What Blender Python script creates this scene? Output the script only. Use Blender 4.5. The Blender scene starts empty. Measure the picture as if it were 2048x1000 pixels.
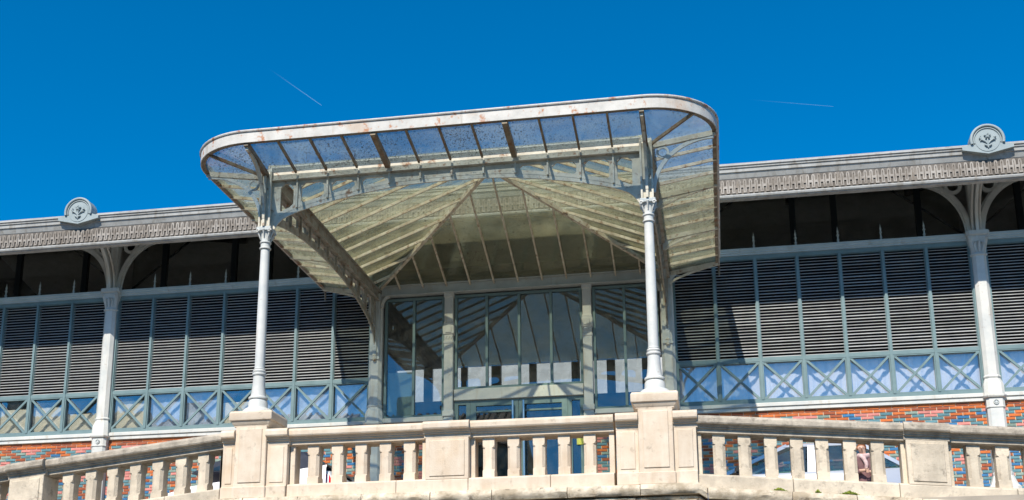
import bpy, bmesh, math, random
from mathutils import Vector, Matrix
random.seed(7)
R = math.radians
sc = bpy.context.scene
col = sc.collection

# ------------------------------------------------------------------ camera, sky, sun, exposure
CAM = Vector((5.8894, -19.8369, -3.4952)); YAW, PITCH, ROLL, FPX, CY = 0.1712, 0.2495, -0.0069, 2375.66, 770.39
cf = Vector((-math.sin(YAW)*math.cos(PITCH), math.cos(YAW)*math.cos(PITCH), math.sin(PITCH)))
cr = Vector((math.cos(YAW), math.sin(YAW), 0)); cu = cr.cross(cf)
cr, cu = cr*math.cos(ROLL)+cu*math.sin(ROLL), cu*math.cos(ROLL)-cr*math.sin(ROLL)
cam = bpy.data.cameras.new('camera'); co = bpy.data.objects.new('camera', cam); col.objects.link(co)
m = Matrix((cr, cu, -cf)).transposed().to_4x4(); m.translation = CAM; co.matrix_world = m
cam.sensor_fit = 'HORIZONTAL'; cam.sensor_width = 36; cam.lens = FPX/2048*36; cam.shift_y = (CY-500)/2048
cam.clip_start = .1; cam.clip_end = 20000
sc.camera = co

SUN = Vector((.18, 1.0, -1.0)).normalized()          # direction the light travels
w = bpy.data.worlds.new('World'); sc.world = w; w.use_nodes = True
nt = w.node_tree; nt.nodes.clear()
sky = nt.nodes.new('ShaderNodeTexSky'); sky.sky_type = 'NISHITA'; sky.sun_disc = False
sky.sun_elevation = math.asin(-SUN.z); sky.sun_rotation = math.atan2(-SUN.x, -SUN.y)
sky.air_density = 1.0; sky.dust_density = 0.8; sky.ozone_density = 6.0; sky.altitude = 900
hs = nt.nodes.new('ShaderNodeHueSaturation'); hs.inputs['Saturation'].default_value = 1.46; hs.inputs['Hue'].default_value = .493
bg = nt.nodes.new('ShaderNodeBackground'); bg.inputs[1].default_value = .125
wo = nt.nodes.new('ShaderNodeOutputWorld')
nt.links.new(sky.outputs[0], hs.inputs['Color']); nt.links.new(hs.outputs[0], bg.inputs[0]); nt.links.new(bg.outputs[0], wo.inputs[0])
sun = bpy.data.lights.new('sun', 'SUN'); sun.energy = 5.0; sun.angle = R(.5); sun.color = (1, .93, .82)
so = bpy.data.objects.new('sun', sun); col.objects.link(so); so.rotation_euler = SUN.to_track_quat('-Z', 'Y').to_euler(); so.location = (0, -30, 30)
sc.view_settings.view_transform = 'Standard'; sc.view_settings.look = 'None'; sc.view_settings.gamma = 1
sc.view_settings.use_curve_mapping = False; sc.view_settings.exposure = 0.42
sc.cycles.transparent_max_bounces = 24; sc.cycles.max_bounces = 10; sc.cycles.glossy_bounces = 4

# ------------------------------------------------------------------ materials
def nodes(name):
    mt = bpy.data.materials.new(name); mt.use_nodes = True; t = mt.node_tree; t.nodes.clear()
    return mt, t, (lambda k, **kw: mk(t, k, kw)), t.links.new
def mk(t, k, kw):
    n = t.nodes.new('ShaderNode'+k)
    for a, b in kw.items():
        if a.startswith('i_'):
            n.inputs[int(a[2:]) if a[2:].isdigit() else a[2:].replace('_', ' ')].default_value = b
        else: setattr(n, a, b)
    return n
def c4(c): return (c[0], c[1], c[2], 1)
def noise(N, L, pos, scale, detail=5, rough=.6, stretch=None):
    if stretch:
        mp = N('Mapping'); mp.inputs['Scale'].default_value = stretch; L(pos, mp.inputs[0]); pos = mp.outputs[0]
    n = N('TexNoise', i_Scale=scale, i_Detail=detail, i_Roughness=rough); L(pos, n.inputs['Vector']); return n.outputs['Fac']
def ramp(N, L, fac, a, b):
    r = N('MapRange', clamp=True); r.inputs[1].default_value = a; r.inputs[2].default_value = b; L(fac, r.inputs[0]); return r.outputs[0]
def mixc(N, L, fac, a, b):
    m_ = N('MixRGB')
    if isinstance(fac, float): m_.inputs[0].default_value = fac
    else: L(fac, m_.inputs[0])
    for i, x in ((1, a), (2, b)):
        if isinstance(x, tuple): m_.inputs[i].default_value = c4(x)
        else: L(x, m_.inputs[i])
    return m_.outputs[0]
def mul(N, L, a, b):
    m_ = N('Math', operation='MULTIPLY'); L(a, m_.inputs[0])
    if isinstance(b, float): m_.inputs[1].default_value = b
    else: L(b, m_.inputs[1])
    return m_.outputs[0]
def surf(name, base, dark=None, var=(.35, .7), vs=3, rough=.6, metal=0, spots=None, streak=None, bump=0, bs=60, rnd=0, spec=.3, stretch=None, extra=None):
    """base colour with a second tone by noise, spots=(colour, lo, hi, scale, amount), streak=(colour, lo, hi, amount)"""
    mt, t, N, L = nodes(name)
    pos = N('NewGeometry').outputs['Position']
    c = base
    if dark: c = mixc(N, L, ramp(N, L, noise(N, L, pos, vs, 6, .65, stretch), *var), base, dark)
    if extra: c = mixc(N, L, mul(N, L, ramp(N, L, noise(N, L, pos, extra[3], 4, .5), extra[1], extra[2]), extra[4]), c, extra[0])
    if streak: c = mixc(N, L, mul(N, L, ramp(N, L, noise(N, L, pos, 9, 4, .6, (1, 1, .14)), streak[1], streak[2]), streak[3]), c, streak[0])
    if spots: c = mixc(N, L, mul(N, L, ramp(N, L, noise(N, L, pos, spots[3], 8, .7), spots[1], spots[2]), spots[4]), c, spots[0])
    b = N('BsdfPrincipled', i_Roughness=rough, i_Metallic=metal); b.inputs['Specular IOR Level'].default_value = spec
    if rnd:
        oi = N('ObjectInfo'); mr = N('MapRange'); mr.inputs[3].default_value = 1-rnd; mr.inputs[4].default_value = 1+rnd; L(oi.outputs['Random'], mr.inputs[0])
        h = N('HueSaturation'); L(mr.outputs[0], h.inputs['Value']); 
        if isinstance(c, tuple): h.inputs['Color'].default_value = c4(c)
        else: L(c, h.inputs['Color'])
        c = h.outputs[0]
    if isinstance(c, tuple): b.inputs['Base Color'].default_value = c4(c)
    else: L(c, b.inputs['Base Color'])
    if bump:
        bp = N('Bump', i_Strength=min(1, bump)); bp.inputs['Distance'].default_value = .012
        L(noise(N, L, pos, bs, 8, .7), bp.inputs['Height']); L(bp.outputs[0], b.inputs['Normal'])
    o = N('OutputMaterial'); L(b.outputs[0], o.inputs[0]); return mt
RUST = (.22, .085, .025)
MT = {}
MT['stone'] = surf('limestone', (.66, .56, .445), (.55, .435, .32), (.36, .70), 3.2, .88, spots=((.22, .165, .115), .58, .74, 8, .6), streak=((.72, .65, .54), .5, .7, .45), bump=.45, bs=60, rnd=.07, extra=((.60, .40, .22), .55, .7, 1.3, .45))
MT['stone_grey'] = surf('weathered limestone', (.63, .54, .42), (.42, .36, .28), (.38, .68), 3.5, .9, spots=((.10, .085, .07), .56, .74, 9, .7), streak=((.62, .55, .43), .5, .7, .5), bump=.6, bs=45, rnd=.08)
MT['stone_rail'] = surf('lichened limestone coping', (.47, .41, .33), (.27, .235, .19), (.38, .64), 6, .92, spots=((.09, .075, .06), .55, .72, 10, .7), bump=.7, bs=45, rnd=.06, extra=((.38, .29, .05), .66, .74, .8, .8))
MT['stone_rough'] = surf('eroded limestone block', (.66, .57, .44), (.38, .31, .22), (.4, .62), 5, .92, spots=((.09, .07, .05), .55, .68, 8, .8), bump=1.0, bs=22, rnd=.08)
MT['white_iron'] = surf('white painted iron', (.60, .59, .55), (.46, .48, .47), (.35, .7), 3, .55, spots=(RUST, .63, .72, 11, .7), streak=((.40, .33, .24), .56, .74, .6), bump=.2, rnd=.05)
MT['grey_iron'] = surf('pale grey painted iron', (.52, .55, .54), (.40, .43, .43), (.35, .7), 4, .5, spots=((.16, .12, .08), .66, .76, 8, .6), streak=((.38, .33, .26), .58, .75, .6), bump=.12)
MT['dirty_iron'] = surf('stained grey painted iron', (.36, .33, .295), (.17, .145, .12), (.38, .64), 4, .6, streak=((.14, .11, .08), .56, .72, .7), bump=.2)
MT['cornice'] = surf('stained grey cornice iron', (.36, .365, .355), (.25, .25, .24), (.35, .7), 3, .6, streak=((.17, .15, .12), .52, .72, .75), bump=.15)
MT['frieze_back'] = surf('dark weathered frieze ground', (.17, .152, .135), (.08, .07, .06), (.4, .65), 5, .8, streak=((.30, .27, .24), .55, .7, .5))
MT['medal'] = surf('blue grey painted iron', (.30, .35, .36), (.24, .29, .30), (.35, .7), 5, .55, bump=.1)
MT['canopy_iron'] = surf('rusting cream painted iron', (.62, .59, .50), (.44, .41, .33), (.35, .65), 5, .6, spots=(RUST, .56, .66, 9, .85), streak=((.25, .15, .07), .6, .75, .5), bump=.25)
MT['canopy_dark'] = surf('rusty brown iron', (.26, .225, .17), (.13, .10, .075), (.4, .65), 6, .7, spots=(RUST, .52, .64, 7, .8), bump=.3)
MT['fascia'] = surf('white painted fascia', (.56, .54, .50), (.42, .41, .38), (.38, .68), 5, .6, spots=((.38, .135, .04), .555, .635, 7, .9), streak=((.36, .31, .25), .58, .72, .6), bump=.15, extra=((.46, .30, .18), .58, .70, 2.2, .45))
MT['canopy_mid'] = surf('stained brown grey iron', (.40, .38, .33), (.25, .225, .18), (.38, .66), 6, .65, spots=(RUST, .55, .66, 8, .8), bump=.25)
MT['bar'] = surf('cream glazing bar', (.72, .66, .54), (.52, .43, .32), (.4, .65), 8, .6, spots=(RUST, .54, .64, 14, .8))
MT['bar_dark'] = surf('rusted glazing bar', (.22, .175, .12), (.36, .31, .22), (.45, .7), 8, .7, spots=(RUST, .5, .62, 14, .8))
MT['teal'] = surf('blue green painted frame', (.165, .24, .25), (.125, .19, .20), (.35, .7), 4, .45, bump=.05)
MT['blue_rail'] = surf('pale blue painted rail', (.42, .50, .53), (.33, .42, .45), (.35, .7), 4, .5, streak=((.26, .25, .22), .6, .75, .5))
MT['slat'] = surf('weathered louvre slat', (.53, .53, .525), (.38, .39, .40), (.35, .7), 4, .35, rnd=.1, spec=.6)
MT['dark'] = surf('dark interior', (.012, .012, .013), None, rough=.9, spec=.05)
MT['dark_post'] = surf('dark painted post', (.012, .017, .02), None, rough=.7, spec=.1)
MT['ceil'] = surf('brown ceiling boards', (.46, .31, .22), (.32, .215, .15), (.35, .7), 3, .9, spec=.05)
MT['mortar'] = surf('pale lime mortar', (.62, .50, .37), (.50, .39, .28), (.35, .7), 12, .9)
BR = {'orange': (.56, .145, .035), 'brown': (.33, .085, .035), 'pink': (.60, .22, .19), 'teal': (.115, .235, .265), 'blue': (.05, .17, .34), 'green': (.24, .31, .26)}
for k, c in BR.items():
    d = tuple(x*.7 for x in c)
    MT['brick_'+k] = surf('glazed %s brick' % k if k in ('teal', 'blue', 'green') else '%s brick' % k, c, d, (.4, .75), 14, .35 if k in ('teal', 'blue', 'green') else .7, rnd=.14, bump=.15, spots=((.62, .55, .45), .68, .75, 25, .5))
MT['tile'] = surf('clay roof tile', (.30, .19, .12), (.13, .085, .06), (.35, .65), 6, .85, spots=((.5, .42, .3), .6, .68, 10, .6))
MT['plaster'] = surf('ochre plaster', (.52, .45, .33), (.42, .36, .26), (.35, .7), .6, .9)
MT['asphalt'] = surf('asphalt', (.055, .053, .05), (.035, .034, .033), (.35, .7), 4, .9, bump=.4)
MT['pave'] = surf('terrace paving', (.34, .30, .25), (.26, .23, .19), (.35, .7), 2, .9, bump=.2)
MT['silver'] = surf('silver car paint', (.46, .48, .52), None, rough=.25, metal=.35, spec=.6)
MT['carwhite'] = surf('white car paint', (.80, .80, .80), None, rough=.22, spec=.6)
MT['softtop'] = surf('dark blue folding fabric roof', (.012, .018, .035), (.02, .026, .045), (.4, .6), 8, .7)
MT['tyre'] = surf('tyre rubber', (.018, .018, .018), None, rough=.85)
MT['rim'] = surf('alloy rim', (.5, .5, .52), None, rough=.35, metal=.8)
MT['redlamp'] = surf('red lamp lens', (.62, .008, .015), None, rough=.12, spec=.7)
MT['black'] = surf('black plastic', (.015, .015, .016), None, rough=.5)
MT['scoot'] = surf('grey scooter paint', (.18, .20, .21), None, rough=.3, spec=.5)
MT['corr'] = surf('white corrugated sheet', (.44, .43, .40), (.32, .31, .28), (.35, .7), 2, .6)
MT['panel'] = surf('pale aqua blind', (.66, .80, .76), (.60, .76, .73), (.35, .7), 2, .7)
MT['blind'] = surf('beige blind', (.84, .76, .58), (.74, .67, .50), (.35, .7), 3, .9, stretch=(1, 1, 5))
MT['sky_sheet'] = surf('pale sheet for mirrored sky', (.66, .72, .80), (.40, .46, .55), (.4, .62), 3, .9)  # added sheets whose pale colour stands in for sky mirrored in the panes
MT['yellow'] = surf('yellow notice paper', (.62, .60, .12), (.5, .5, .14), (.45, .55), 30, .8)
MT['steel'] = surf('brushed steel', (.6, .62, .63), None, rough=.3, metal=.9)
MT['skin'] = surf('skin', (.58, .36, .26), None, rough=.55)
MT['hair'] = surf('auburn hair', (.16, .055, .02), (.28, .10, .035), (.4, .6), 20, .5)
MT['jacket'] = surf('mauve brown jacket', (.12, .06, .065), (.20, .11, .11), (.4, .65), 12, .85)
MT['scarf'] = surf('pale pink scarf', (.62, .46, .44), (.40, .27, .26), (.4, .6), 18, .9)
MT['jeans'] = surf('blue jeans', (.055, .10, .24), (.10, .16, .32), (.4, .6), 20, .9)
MT['moss'] = surf('moss', (.10, .15, .02), (.20, .22, .03), (.4, .6), 30, .9)

def curtain_mat():
    mt, t, N, L = nodes('lavender striped curtain')
    pos = N('NewGeometry').outputs['Position']
    n = noise(N, L, pos, 9, 3, .6, (1, .0, .06))
    c = mixc(N, L, ramp(N, L, n, .38, .62), (.80, .81, .90), (.92, .89, .92))
    c = mixc(N, L, ramp(N, L, noise(N, L, pos, 5, 2, .5, (1, 0, .05)), .58, .66), c, (.80, .80, .86))
    b = N('BsdfPrincipled', i_Roughness=.9); L(c, b.inputs['Base Color'])
    o = N('OutputMaterial'); L(b.outputs[0], o.inputs[0]); return mt
MT['curtain'] = curtain_mat()

def glass(name, tint, refl, edge=.5, rough=.01):
    mt, t, N, L = nodes(name)
    tr = N('BsdfTransparent'); tr.inputs[0].default_value = c4(tint)
    gl = N('BsdfGlossy', i_Roughness=rough); gl.inputs[0].default_value = (.92, .96, 1, 1)
    lw = N('LayerWeight'); lw.inputs[0].default_value = .35
    mr = N('MapRange'); mr.inputs[3].default_value = refl; mr.inputs[4].default_value = refl+edge; L(lw.outputs['Fresnel'], mr.inputs[0])
    geo = N('NewGeometry'); pos = geo.outputs['Position']
    bp = N('Bump', i_Strength=.25); bp.inputs['Distance'].default_value = .004; L(noise(N, L, pos, 1.7, 1, .4), bp.inputs['Height']); L(bp.outputs[0], gl.inputs['Normal'])
    mx = N('MixShader'); L(mr.outputs[0], mx.inputs[0]); L(tr.outputs[0], mx.inputs[1]); L(gl.outputs[0], mx.inputs[2])
    df = N('BsdfDiffuse'); df.inputs[0].default_value = (.5, .5, .48, 1)
    m2 = N('MixShader'); L(mul(N, L, ramp(N, L, noise(N, L, pos, 3, 6, .7), .4, .8), .09), m2.inputs[0]); L(mx.outputs[0], m2.inputs[1]); L(df.outputs[0], m2.inputs[2])
    o = N('OutputMaterial'); L(m2.outputs[0], o.inputs[0]); return mt
MT['glass'] = glass('window glass', (.95, .965, .97), .12, .3)
MT['glass_door'] = glass('entrance glass', (.74, .78, .79), .075, .28)
MT['glass_dark'] = glass('dim clerestory glass', (.75, .75, .72), .02, .15)
MT['car_glass'] = glass('car window glass', (.50, .66, .66), .06, .3)
MT['scoot_glass'] = glass('scooter screen', (.45, .65, .66), .2, .4)

def canopy_glass(name, tint, veil, veilc, dirt, dscale):
    mt, t, N, L = nodes(name)
    pos = N('NewGeometry').outputs['Position']
    tr = N('BsdfTransparent'); tr.inputs[0].default_value = c4(tint)
    tl = N('BsdfTranslucent'); df = N('BsdfDiffuse')
    oi = N('ObjectInfo'); mr = N('MapRange'); mr.inputs[3].default_value = .72; mr.inputs[4].default_value = 1.12; L(oi.outputs['Random'], mr.inputs[0])
    h = N('HueSaturation'); h.inputs['Color'].default_value = c4(veilc); L(mr.outputs[0], h.inputs['Value'])
    L(h.outputs[0], tl.inputs[0]); L(h.outputs[0], df.inputs[0])
    a = N('MixShader'); a.inputs[0].default_value = .45; L(tl.outputs[0], a.inputs[1]); L(df.outputs[0], a.inputs[2])
    b = N('MixShader')
    v = N('MapRange'); v.inputs[3].default_value = veil*.45; v.inputs[4].default_value = veil*1.7; L(noise(N, L, pos, 2.2, 6, .65), v.inputs[0]); v.inputs[1].default_value = .32; v.inputs[2].default_value = .68
    L(v.outputs[0], b.inputs[0]); L(tr.outputs[0], b.inputs[1]); L(a.outputs[0], b.inputs[2])
    gl = N('BsdfGlossy', i_Roughness=.12); g = N('MixShader'); fr = N('Fresnel'); fr.inputs[0].default_value = 1.45
    L(mul(N, L, fr.outputs[0], .5), g.inputs[0]); L(b.outputs[0], g.inputs[1]); L(gl.outputs[0], g.inputs[2])
    # dirt specks lying on the glass
    dm = N('BsdfDiffuse'); dm.inputs[0].default_value = (.095, .07, .04, 1)
    n1 = noise(N, L, pos, dscale, 3, .55); n2 = noise(N, L, pos, 1.1, 3, .6)
    ad = N('Math', operation='MULTIPLY_ADD'); L(n2, ad.inputs[0]); ad.inputs[1].default_value = .30; L(n1, ad.inputs[2])
    e = N('MixShader'); L(mul(N, L, ramp(N, L, ad.outputs[0], dirt, dirt+.07), .7), e.inputs[0]); L(g.outputs[0], e.inputs[1]); L(dm.outputs[0], e.inputs[2])
    o = N('OutputMaterial'); L(e.outputs[0], o.inputs[0]); return mt
MT['pane_over'] = canopy_glass('spotted overhang glass', (.92, .97, .98), .15, (.74, .84, .84), .758, 42)
MT['pane_side'] = canopy_glass('hazy overhang glass', (.92, .95, .87), .22, (.87, .85, .64), .775, 30)
MT['pane_in'] = canopy_glass('hazy greenish wired glass', (.93, .95, .85), .15, (.86, .82, .56), .80, 28)

def contrail_mat():
    mt, t, N, L = nodes('contrail vapour')
    df = N('BsdfDiffuse'); df.inputs[0].default_value = (.45, .7, .9, 1); tr = N('BsdfTransparent')
    tc = N('TexCoord'); sp = N('SeparateXYZ'); L(tc.outputs['Generated'], sp.inputs[0])
    mx = N('MixShader'); mr = N('MapRange'); mr.inputs[3].default_value = .0; mr.inputs[4].default_value = .22; pw = N('Math', operation='POWER'); pw.inputs[1].default_value = 2.2; L(sp.outputs[0], pw.inputs[0]); L(pw.outputs[0], mr.inputs[0])
    L(mr.outputs[0], mx.inputs[0]); L(tr.outputs[0], mx.inputs[1]); L(df.outputs[0], mx.inputs[2])
    o = N('OutputMaterial'); L(mx.outputs[0], o.inputs[0]); return mt
MT['contrail'] = contrail_mat()

# ------------------------------------------------------------------ mesh helpers
WORLD = {}
class MB:
    def __init__(s): s.v = []; s.f = []; s.mi = []; s.cur = 0
    def add(s, vs, fs):
        n = len(s.v); s.v += [tuple(p) for p in vs]
        for f in fs: s.f.append(tuple(i+n for i in f)); s.mi.append(s.cur)
        return s
    def box(s, x0, x1, y0, y1, z0, z1):
        return s.add([(x0,y0,z0),(x1,y0,z0),(x1,y1,z0),(x0,y1,z0),(x0,y0,z1),(x1,y0,z1),(x1,y1,z1),(x0,y1,z1)],
                     [(0,3,2,1),(4,5,6,7),(0,1,5,4),(1,2,6,5),(2,3,7,6),(3,0,4,7)])
    def prism(s, poly, axis, a, b):
        n = len(poly)
        P = {'x': lambda p, t: (t, p[0], p[1]), 'y': lambda p, t: (p[0], t, p[1]), 'z': lambda p, t: (p[0], p[1], t)}[axis]
        return s.add([P(p, a) for p in poly]+[P(p, b) for p in poly],
                     [tuple(range(n))[::-1], tuple(range(n, 2*n))]+[(i, (i+1) % n, n+(i+1) % n, n+i) for i in range(n)])
    def loft(s, rings, closed=True, cap=True):
        n = len(rings[0]); vs = [p for r in rings for p in r]; fs = []
        for k in range(len(rings)-1):
            for i in range(n if closed else n-1):
                j = (i+1) % n; fs.append((k*n+i, k*n+j, (k+1)*n+j, (k+1)*n+i))
        if cap and closed: fs += [tuple(range(n))[::-1], tuple(range((len(rings)-1)*n, len(rings)*n))]
        return s.add(vs, fs)
    def lathe(s, prof, cx, cy, n=16, rot=0):
        return s.loft([[(cx+r*math.cos(2*math.pi*i/n+rot), cy+r*math.sin(2*math.pi*i/n+rot), z) for i in range(n)] for r, z in prof])
    def sect(s, prof, cx, cy, ch=.3):   # square section with chamfered corners, half width r
        return s.loft([[(cx+a*r, cy+b*r, z) for a, b in ((-1,-1+c),(-1+c,-1),(1-c,-1),(1,-1+c),(1,1-c),(1-c,1),(-1+c,1),(-1,1-c))] for r, z, c in prof])
    def bar(s, p, q, w, h, up=(0, 0, 1)):
        p, q = Vector(p), Vector(q); d = (q-p).normalized(); sd = d.cross(Vector(up)).normalized(); u = sd.cross(d)
        c = lambda o: [o+sd*w/2-u*h/2, o+sd*w/2+u*h/2, o-sd*w/2+u*h/2, o-sd*w/2-u*h/2]
        return s.loft([c(p), c(q)])
    def path(s, pts, w, h, up=(0, 0, 1), closed=False):   # rectangular bar along a polyline
        pts = [Vector(p) for p in pts]; rings = []; n = len(pts)
        for i, p in enumerate(pts):
            a = pts[i-1] if (i or closed) else p; b = pts[(i+1) % n] if (i < n-1 or closed) else p
            d = (b-a).normalized(); sd = d.cross(Vector(up)).normalized(); u = sd.cross(d)
            rings.append([p+sd*w/2-u*h/2, p+sd*w/2+u*h/2, p-sd*w/2+u*h/2, p-sd*w/2-u*h/2])
        if closed: rings.append(rings[0])
        return s.loft(rings, cap=not closed)
    def tube(s, pts, r, n=8, closed=False):
        pts = [Vector(p) for p in pts]; rings = []; N_ = len(pts); ref = Vector((.13, .31, .94))
        for i, p in enumerate(pts):
            a = pts[i-1] if (i or closed) else p; b = pts[(i+1) % N_] if (i < N_-1 or closed) else p
            d = (b-a).normalized(); sd = d.cross(ref).normalized(); u = sd.cross(d); rr = r[i] if isinstance(r, (list, tuple)) else r
            rings.append([p+(sd*math.cos(2*math.pi*k/n)+u*math.sin(2*math.pi*k/n))*rr for k in range(n)])
        if closed: rings.append(rings[0])
        return s.loft(rings, cap=not closed)
    def mesh(s, name, mats, bevel=0, smooth=None, xf=None, seg=1):
        me = bpy.data.meshes.new(name); bm = bmesh.new()
        vs = [bm.verts.new(xf(Vector(p)) if xf else p) for p in s.v]
        for f, mi in zip(s.f, s.mi):
            try: bm.faces.new([vs[i] for i in f]).material_index = mi
            except ValueError: pass
        bmesh.ops.recalc_face_normals(bm, faces=bm.faces)
        if bevel: bmesh.ops.bevel(bm, geom=list(bm.edges), offset=bevel, segments=seg, affect='EDGES', clamp_overlap=True)
        bm.to_mesh(me); bm.free()
        for mt in (mats if isinstance(mats, (list, tuple)) else [mats]): me.materials.append(MT[mt])
        if smooth is not None:
            me.polygons.foreach_set('use_smooth', [True]*len(me.polygons)); me.set_sharp_from_angle(angle=R(smooth))
        return me
    def build(s, name, mats, parent=None, bevel=0, smooth=None, xf=None, loc=(0, 0, 0), seg=1):
        return link(name, s.mesh(name, mats, bevel, smooth, xf, seg), parent, loc)
def link(name, data, parent=None, loc=(0, 0, 0)):
    o = bpy.data.objects.new(name, data); col.objects.link(o); loc = Vector(loc)
    if parent is not None: o.parent = parent; o.location = loc-WORLD[parent]
    else: o.location = loc
    WORLD[o] = loc; return o
def tag(o, label, cat, group=None, kind=None):
    o['label'] = label
    if cat: o['category'] = cat
    if group: o['group'] = group
    if kind: o['kind'] = kind
    return o
def thing(name, label, cat, loc, group=None):
    o = bpy.data.objects.new(name, None); o.empty_display_size = .3; col.objects.link(o); o.location = loc; WORLD[o] = Vector(loc)
    return tag(o, label, cat, group)
def box(name, mat, parent, *a, bevel=0): return MB().box(*a).build(name, mat, parent, bevel)
def ring(x0, x1, z0, z1, w, y0, y1, wz=None):
    wz = wz or w; mb = MB()
    o = [(x0, z0), (x1, z0), (x1, z1), (x0, z1)]; i = [(x0+w, z0+wz), (x1-w, z0+wz), (x1-w, z1-wz), (x0+w, z1-wz)]
    vs = [(x, y, z) for y in (y0, y1) for x, z in o+i]; fs = []
    for k in range(4):
        n = (k+1) % 4; fs += [(k, n, 4+n, 4+k), (8+k, 12+k, 12+n, 8+n), (k, 8+k, 8+n, n), (4+k, 4+n, 12+n, 12+k)]
    return mb.add(vs, fs)
def frange(a, b, n): return [a+(b-a)*i/n for i in range(n+1)]
def pix(P):
    d = Vector(P)-CAM; z = d.dot(cf); return 1024+FPX*d.dot(cr)/z, CY-FPX*d.dot(cu)/z

W, LL = 5.2, 5.417
GZ, SZ = -1.40, -5.15           # upper terrace, lower street
# ------------------------------------------------------------------ ground
MB().box(-400, 400, -400, -5.3, SZ-1, SZ).build('street', 'asphalt')['kind'] = 'structure'
MB().box(-400, 400, -5.62, 400, SZ-1, GZ).build('terrace', 'pave')['kind'] = 'structure'

# ------------------------------------------------------------------ market hall
hall = thing('market_hall', 'long grey iron market hall with louvred bays and polychrome brick base', 'building', (2.6, 0, GZ))
PX = [-10.4, -5.2, 0.0, 5.2, 10.4, 15.6]
def pilaster(x, full):
    p = MB().sect([(.118, 1.38, .45), (.112, 3.44, .45)], x, -.02).build('pilaster', 'white_iron', hall, smooth=25)
    # flared foot of the shaft and pedestal below
    MB().sect([(.16, 1.045, .35), (.155, 1.22, .35), (.122, 1.32, .45), (.135, 1.345, .45), (.135, 1.36, .45), (.118, 1.38, .45)], x, -.02).build('shaft_base', 'white_iron', p, smooth=25)
    MB().sect([(.13, .99, .3), (.17, 1.0, .3), (.18, 1.02, .3), (.18, 1.038, .3), (.16, 1.045, .3)], x, -.025).build('base_ring', 'white_iron', p, smooth=25)
    MB().sect([(.14, .83, .3), (.15, .835, .3), (.15, .85, .3), (.142, .855, .3), (.142, .985, .3)], x, -.025).build('pedestal', 'white_iron', p, smooth=25)
    MB().sect([(.24, -.52, .3), (.24, -.47, .3), (.2, -.42, .3), (.155, -.28, .3), (.16, -.25, .3), (.16, -.235, .3), (.138, -.22, .3), (.136, .83, .3)], x, -.025).build('lower_shaft', 'white_iron', p, smooth=25)
    box('plinth', 'stone', p, x-.3, x+.3, -.3, .1, GZ, -.52, bevel=.01)
    ring = [(x+.036*math.cos(t), -.178, .918+.036*math.sin(t)) for t in frange(0, 2*math.pi, 16)[:-1]]
    MB().tube(ring, .009, 6, True).build('roundel', 'grey_iron', p, smooth=60)
    MB().prism([(x+.02*math.cos(t), .918+.02*math.sin(t)) for t in frange(0, 2*math.pi, 10)[:-1]], 'y', -.182, -.165).build('boss', 'grey_iron', p)
    if full:
        MB().sect([(.118, 3.44, .45), (.135, 3.45, .45), (.135, 3.47, .45), (.118, 3.48, .45), (.12, 3.55, .3), (.15, 3.68, .25), (.165, 3.75, .25), (.155, 3.77, .25), (.185, 3.79, .2), (.185, 3.86, .2)], x, -.02).build('capital', 'grey_iron', p, smooth=25)
        for sx in (-1, 1):    # scroll corners
            sp = [(x+sx*.145+.03*(1-t/9)*math.cos(t), -.19, 3.735+.03*(1-t/9)*math.sin(t)) for t in frange(0, 7, 14)]
            MB().tube(sp, .011, 5).build('volute', 'grey_iron', p, smooth=60)
            MB().tube([(x+sx*.05, -.14, 3.5), (x+sx*.07, -.165, 3.6), (x+sx*.06, -.18, 3.66), (x+sx*.03, -.17, 3.64)], [.014, .02, .018, .008], 6).build('leaf', 'grey_iron', p, smooth=60)
        MB().tube([(x, -.14, 3.5), (x, -.17, 3.6), (x, -.195, 3.68), (x, -.2, 3.64)], [.016, .024, .02, .008], 6).build('leaf', 'grey_iron', p, smooth=60)
    return p
for x in PX: pilaster(x, x not in (0.0, 5.2))

def bracket(x):
    b = box('eave_bracket', 'grey_iron', hall, x-.07, x+.07, -.12, .06, 3.862, 4.95)
    for s in (-1, 1):
        arc = [(x+s*(.10+.86*(1-math.cos(t))), -.02, 3.865+.98*math.sin(t)) for t in frange(0, math.pi/2, 14)]
        MB().path(arc, .07, .085, (0, 1, 0)).build('arch', 'grey_iron', b)
        MB().path([(p[0]-s*.004, -.02, p[2]) for p in arc], .13, .014, (0, 1, 0)).build('arch_flange', 'grey_iron', b)
        MB().box(min(x+s*.05, x+s*1.0), max(x+s*.05, x+s*1.0), -.05, .0, 4.86, 4.92).build('top_bar', 'grey_iron', b)
        rg = [(x+s*.29+.118*math.cos(t), -.02, 4.735+.118*math.sin(t)) for t in frange(0, 2*math.pi, 22)[:-1]]
        MB().path(rg, .06, .05, (0, 1, 0), True).build('ring', 'grey_iron', b)
        fw = lambda k, o: [(x+k, -.14-o-1.15*(1-math.cos(t)), 3.865+.96*math.sin(t)) for t in frange(0, math.pi/2, 14)]
        MB().tube(fw(s*.062, .0), .021, 8).build('curved_rib', 'white_iron', b, smooth=60)
    MB().path([(x, -.14-1.15*(1-math.cos(t)), 3.865+.96*math.sin(t)) for t in frange(0, math.pi/2, 14)], .14, .05, (1, 0, 0)).build('curved_web', 'grey_iron', b)
    MB().path([(x, -.175-1.13*(1-math.cos(t)), 3.865+.94*math.sin(t)) for t in frange(0, math.pi/2, 14)], .02, .03, (1, 0, 0)).build('curved_fillet', 'grey_iron', b)
for x in (-10.4, -5.2, 10.4, 15.6): bracket(x)

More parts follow.
